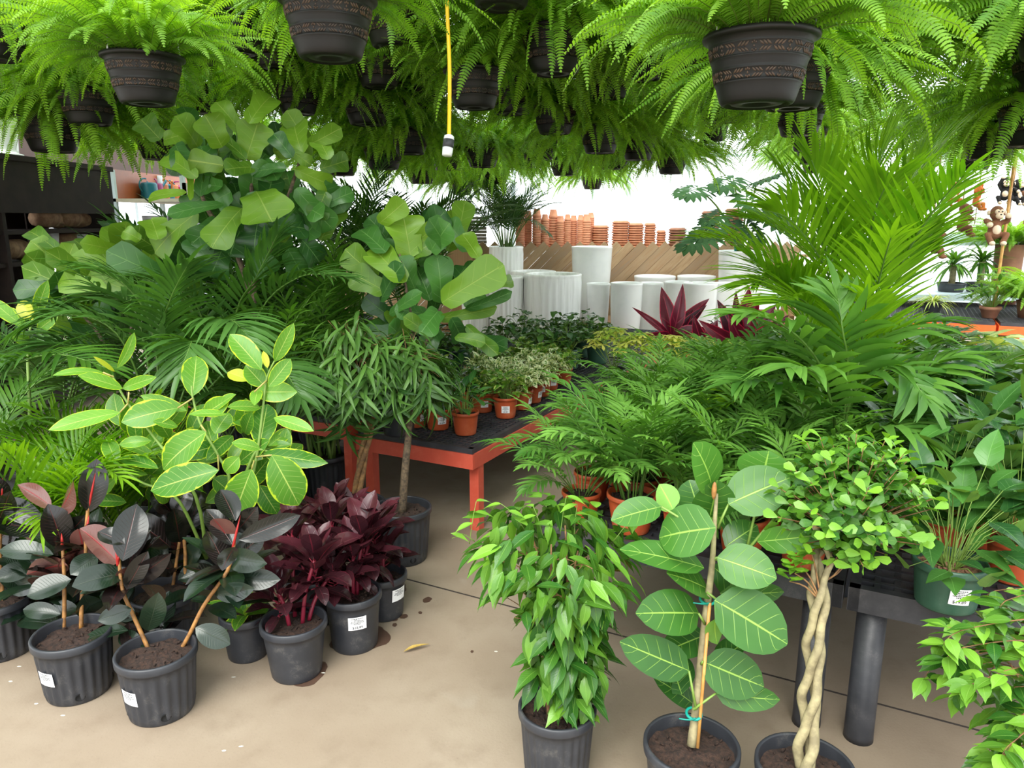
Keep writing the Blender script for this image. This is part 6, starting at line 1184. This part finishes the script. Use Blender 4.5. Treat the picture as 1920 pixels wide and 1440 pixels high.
def planted(tp, h, lab, name):
    l = tp.location; return thing(name, lab, 'plant', V3(l[0], l[1], l[2] + h - .07))
pa = planted(tp, h, 'dark feather palm rising from the streaked cylinder planter', 'areca_palm'); mb = MB(); rs = random.Random(720); base = np.array(pa.location); m = MB(); m.lathe([(.17, -.005), (.1, .005), (.0005, .01)], 20); part('soil', m, M['soil'], pa)
for i in range(26):
    az = i * 2.4; path = arc(base + dirv(az, 0) * .05, az, math.radians(rs.uniform(66, 88)), rs.uniform(.7, 1.05), rs.uniform(.5, 1.5), 14, 1.8); frond(mb, path, 22, .2, .014, .35, .9, .35, .35, .6, rs.uniform(0, .4), 3, rnd=rs, r=.006)
path = bez4([base + Z * .05, P(985, 400, 8.7), P(1010, 385, 8.6), P(1052, 380, 8.5)], 14); frond(mb, path, 22, .16, .014, .35, .9, .35, .2, .6, .1, 3, rnd=rs)
path = bez4([base + Z * .05, P(975, 420, 8.6), P(1000, 415, 8.5), P(1030, 440, 8.4)], 14); frond(mb, path, 22, .16, .014, .35, .9, .35, .2, .6, .1, 3, rnd=rs)
part('fronds', mb, [M['palmd'], M['palmstem']], pa, True)
ph = planted(ts, h2, 'split-leaf philodendron with long stalks rising from the plain white planter', 'split_leaf_philodendron'); base = np.array(ph.location); mb = MB(); sm = MB(); rs = random.Random(730); m = MB(); m.lathe([(.2, -.005), (.1, .005), (.0005, .01)], 20); part('soil', m, M['soil'], ph)
def splitleaf(c, d, n, L, tint):
    n = orth(n, d); s = np.cross(d, n)
    mb.tube([c, c + d * L], .003, 4, 1)
    for k in range(7):
        f = k / 6.5
        for sd in (-1, 1):
            a = 2.3 - 2.0 * f; dd = nrm(d * math.cos(a) + s * sd * math.sin(a)); leaf(mb, c + d * L * f * .8, dd, orth(n, dd), L * (.62 - .2 * f), L * .2, 'ellip', 5, 3, .5, .15, tint + rs.uniform(-.1, .1), .1)
    leaf(mb, c + d * L * .8, d, n, L * .4, L * .18, 'ellip', 5, 3, .4, .15, tint)
for (x, y, zc, tx, ty, L) in ((1308, 352, 8.3, 1290, 362, .42), (1375, 335, 8.5, 1350, 350, .42), (1345, 420, 8.2, 1300, 450, .4), (1330, 440, 8.1, 1270, 470, .42), (1400, 370, 8.3, 1430, 400, .4), (1440, 400, 8.2, 1470, 420, .42), (1420, 340, 8.7, 1450, 330, .4), (1400, 420, 8.3, 1420, 450, .36), (1350, 400, 8.4, 1320, 420, .34)):
    e = P(x, y, zc); d = nrm(P(tx, ty, zc - .2) - e); sm.tube(bez4([base + V3(rs.uniform(-.04, .04), rs.uniform(-.04, .04), 0), base + (e - base) * .5 + Z * .12, e], 10), [.014, .008], 7); splitleaf(e, d, Z + V3(0, -.5, 0), L, rs.uniform(.2, .8))
part('foliage', mb, [M['split'], M['twig']], ph, True); part('stalks', sm, M['twig'], ph, True)
m = MB(); m.tube([P(1379, 478, 8.5), P(1379, 448, 8.5)], .015, 8); part('plant_tag', m, M['teal'], ph, True)
# ------------------------------------------------------------------ dark shelving at the left
XS = -3.62; t = thing('display_shelf', 'dark brown open shelving unit along the left side', 'shelf unit', V3(XS, 6.0, 0)); y0, y1, dep = 4.2, 6.95, .5
def pan(nm, c, s): m = MB(); m.box(c, s); return part(nm, m, M['darkwood'], t, False, False)
L_ = 0
pan('top_board', (-.25, (y0 + y1) / 2 - 6, 1.98), (.56, y1 - y0 + .06, .04)); pan('header', (0, (y0 + y1) / 2 - 6, 1.78), (.03, y1 - y0, .38))
for yy in (y0, 5.45, y1): pan('side_panel', (-.25, yy - 6, .99), (.5, .04, 1.96))
for yy in (4.75, 6.3, 6.62): pan('back_board', (-.5, yy - 6, .95), (.02, .30, 1.7))
pan('back_board', (-.5, 5.2 - 6, .95), (.02, .45, 1.7))
for z in (.12, .62, .92, 1.22, 1.45): pan('shelf_board', (-.25, (y0 + y1) / 2 - 6, z), (.48, y1 - y0, .03))
def onshelf(px, py, z, xo=-.2):
    q = P(px, py, 5.5); d = q - CAM; k = (XS + xo) / d[0]; w = CAM + d * k; return V3(w[0], w[1], z)
for i, (px, py, z, lab) in enumerate([(95, 412, 1.465, 'driftwood log, nearer one of two on the upper shelf'), (135, 415, 1.465, 'driftwood log, farther one of two on the upper shelf'), (30, 535, 1.235, 'driftwood slab on the lowest visible shelf near the edge')]):
    q = onshelf(px, py, z); m = MB(); rs = random.Random(740 + i); rr = .075; pts = [V3(.0, -.22, rr * 1.1), V3(.02, -.08, rr * 1.15), V3(-.02, .08, rr * 1.1), V3(.01, .22, rr * .95)]; m.tube(bez4(pts, 12), [rr * .75, rr * 1.05, rr, rr * 1.08, rr * .7], 11); o = part('driftwood_log', m, M['driftwood']); o.location = Vector([float(v) for v in q]); tag(o, lab, 'driftwood', 'driftwood on the dark shelving')
for i, (px, py, z, lab, r, hh) in enumerate([(88, 465, 1.235, 'white pot on the middle shelf beside the tree bark', .1, .2), (150, 455, 1.235, 'small white pot at the far end of the middle shelf', .07, .18), (100, 500, .935, 'white bowl planter on the lower shelf', .12, .14)]):
    q = onshelf(px, py, z, -.22); t2 = thing('white_pot', lab, 'pot', q, 0, 'white pots on the dark shelving'); m = MB(); m.lathe([(.0005, 0), (r * .8, 0), (r, hh), (r - .01, hh), (r * .8, hh - .05), (.0005, hh - .05)], 28); part('vessel', m, M['white'], t2)
q = onshelf(125, 455, 1.235, -.3); m = MB(); m.tube([V3(0, 0, 0), V3(0, .01, .1), V3(0, 0, .19)], [.11, .1, .1], 12); o = part('bark_log', m, M['driftwood']); o.location = Vector([float(v) for v in q]); tag(o, 'upright pale bark log between the white pots on the shelf', 'log')
q = onshelf(-14, 290, 2.0, -.25); t2 = thing('white_planter', 'white planter standing on top of the dark shelving, cut by the left edge', 'planter', q); m = MB(); m.lathe([(.0005, 0), (.2, 0), (.2, .02), (.17, .025), (.17, .05), (.19, .3), (.2, .34), (.18, .34), (.16, .2), (.0005, .2)], 36); part('vessel', m, M['glaze'], t2)
rs = random.Random(760); m = MB()
q = onshelf(115, 395, 1.6, -.35)
# pale storage rack with watering cans
yk = 7.3; t = thing('storage_rack', 'pale metal storage rack beyond the dark shelving', 'rack', V3(-3.55, yk, 0))
for z in (1.2, 1.72): m = MB(); m.box((0.1, 1.0, z), (.7, 2.0, .03)); part('rack_shelf', m, M['beige'], t, False, False)
m = MB(); m.box((.44, 1.0, 1.80), (.02, 2.0, .16)); part('front_lip', m, M['beige'], t, False, False)
for yy in (.02, 1.0, 1.98):
    for xx in (-.23, .43): m = MB(); m.box((xx, yy, 1.0), (.04, .04, 2.0)); part('upright', m, M['whitesteel'], t, False, False)
m = MB(); m.box((-.26, 1.0, 1.87), (.02, 2.0, .28)); part('orange_back_panel', m, M['orangep'], t, False, False)
def can(px, py, mt, lab, i):
    zc = 7.6 + .12 * i; q = P(px, py, zc); q[2] = 1.736; q[0] = max(-3.7, min(-3.25, q[0])); t = thing('watering_can', lab, 'watering can', q, 1.2 + i, 'watering cans on the rack'); m = MB(); m.lathe([(.0005, 0), (.085, 0), (.085, .005), (.08, .15), (.07, .17), (.04, .172), (.04, .166), (.0005, .16)], 24); part('tank', m, M[mt], t)
    m = MB(); m.tube(bez4([V3(.07, 0, .04), V3(.15, 0, .11), V3(.23, 0, .2)], 8), [.018, .011, .013], 8); part('spout', m, M[mt], t); m = MB(); a = np.linspace(-.3, 2.6, 12); m.tube(np.stack([-.05 + .0 * a - .07 * np.sin(a), a * 0, .14 + .07 * np.cos(a)], -1), .008, 6); part('handle', m, M[mt], t)
for i, (px, py, mt, lab) in enumerate([(238, 340, 'tealp', 'teal watering can next to the dark shelf end'), (254, 340, 'magp', 'magenta watering can beside the teal one'), (272, 338, 'copperp', 'copper watering can right of the magenta one'), (296, 340, 'tealp', 'larger teal watering can in the middle of the rack'), (318, 338, 'copperp', 'copper watering can with tall neck toward the fiddle leaf fig'), (340, 340, 'magp', 'magenta watering can almost hidden by fig leaves')]): can(px, py, mt, lab, i)
for i, (yy, lab) in enumerate([(.2, 'grey wrapped pot on the lower rack shelf, nearest the dark shelving'), (.62, 'grey wrapped pot second on the lower rack shelf'), (1.04, 'grey wrapped pot third on the lower rack shelf'), (1.5, 'grey wrapped pot farthest on the lower rack shelf')]):
    m = MB(); m.lathe([(.0005, 0), (.16, 0), (.19, .36), (.17, .36), (.16, .3), (.0005, .3)], 28); o = part('wrapped_pot', m, M['greyglaze']); o.location = (-3.42, yk + yy, 1.216); tag(o, lab, 'pot', 'wrapped pots on the rack')
# fallen leaf
m = MB(); b = onz(757, 1222, .006); e = onz(806, 1207, .012); d = nrm(e - b); leaf(m, b, nrm(d + Z * .12), Z, np.linalg.norm(e - b), .022, 'lance', 8, 3, .25, .7, .5, 0); m2 = simple('dry_leaf', lin(176, 146, 70), .7, c2=lin(130, 110, 50), scale=40)
tag(part('fallen_leaf', m, m2), 'dry curled leaf lying alone on the concrete floor', 'leaf')
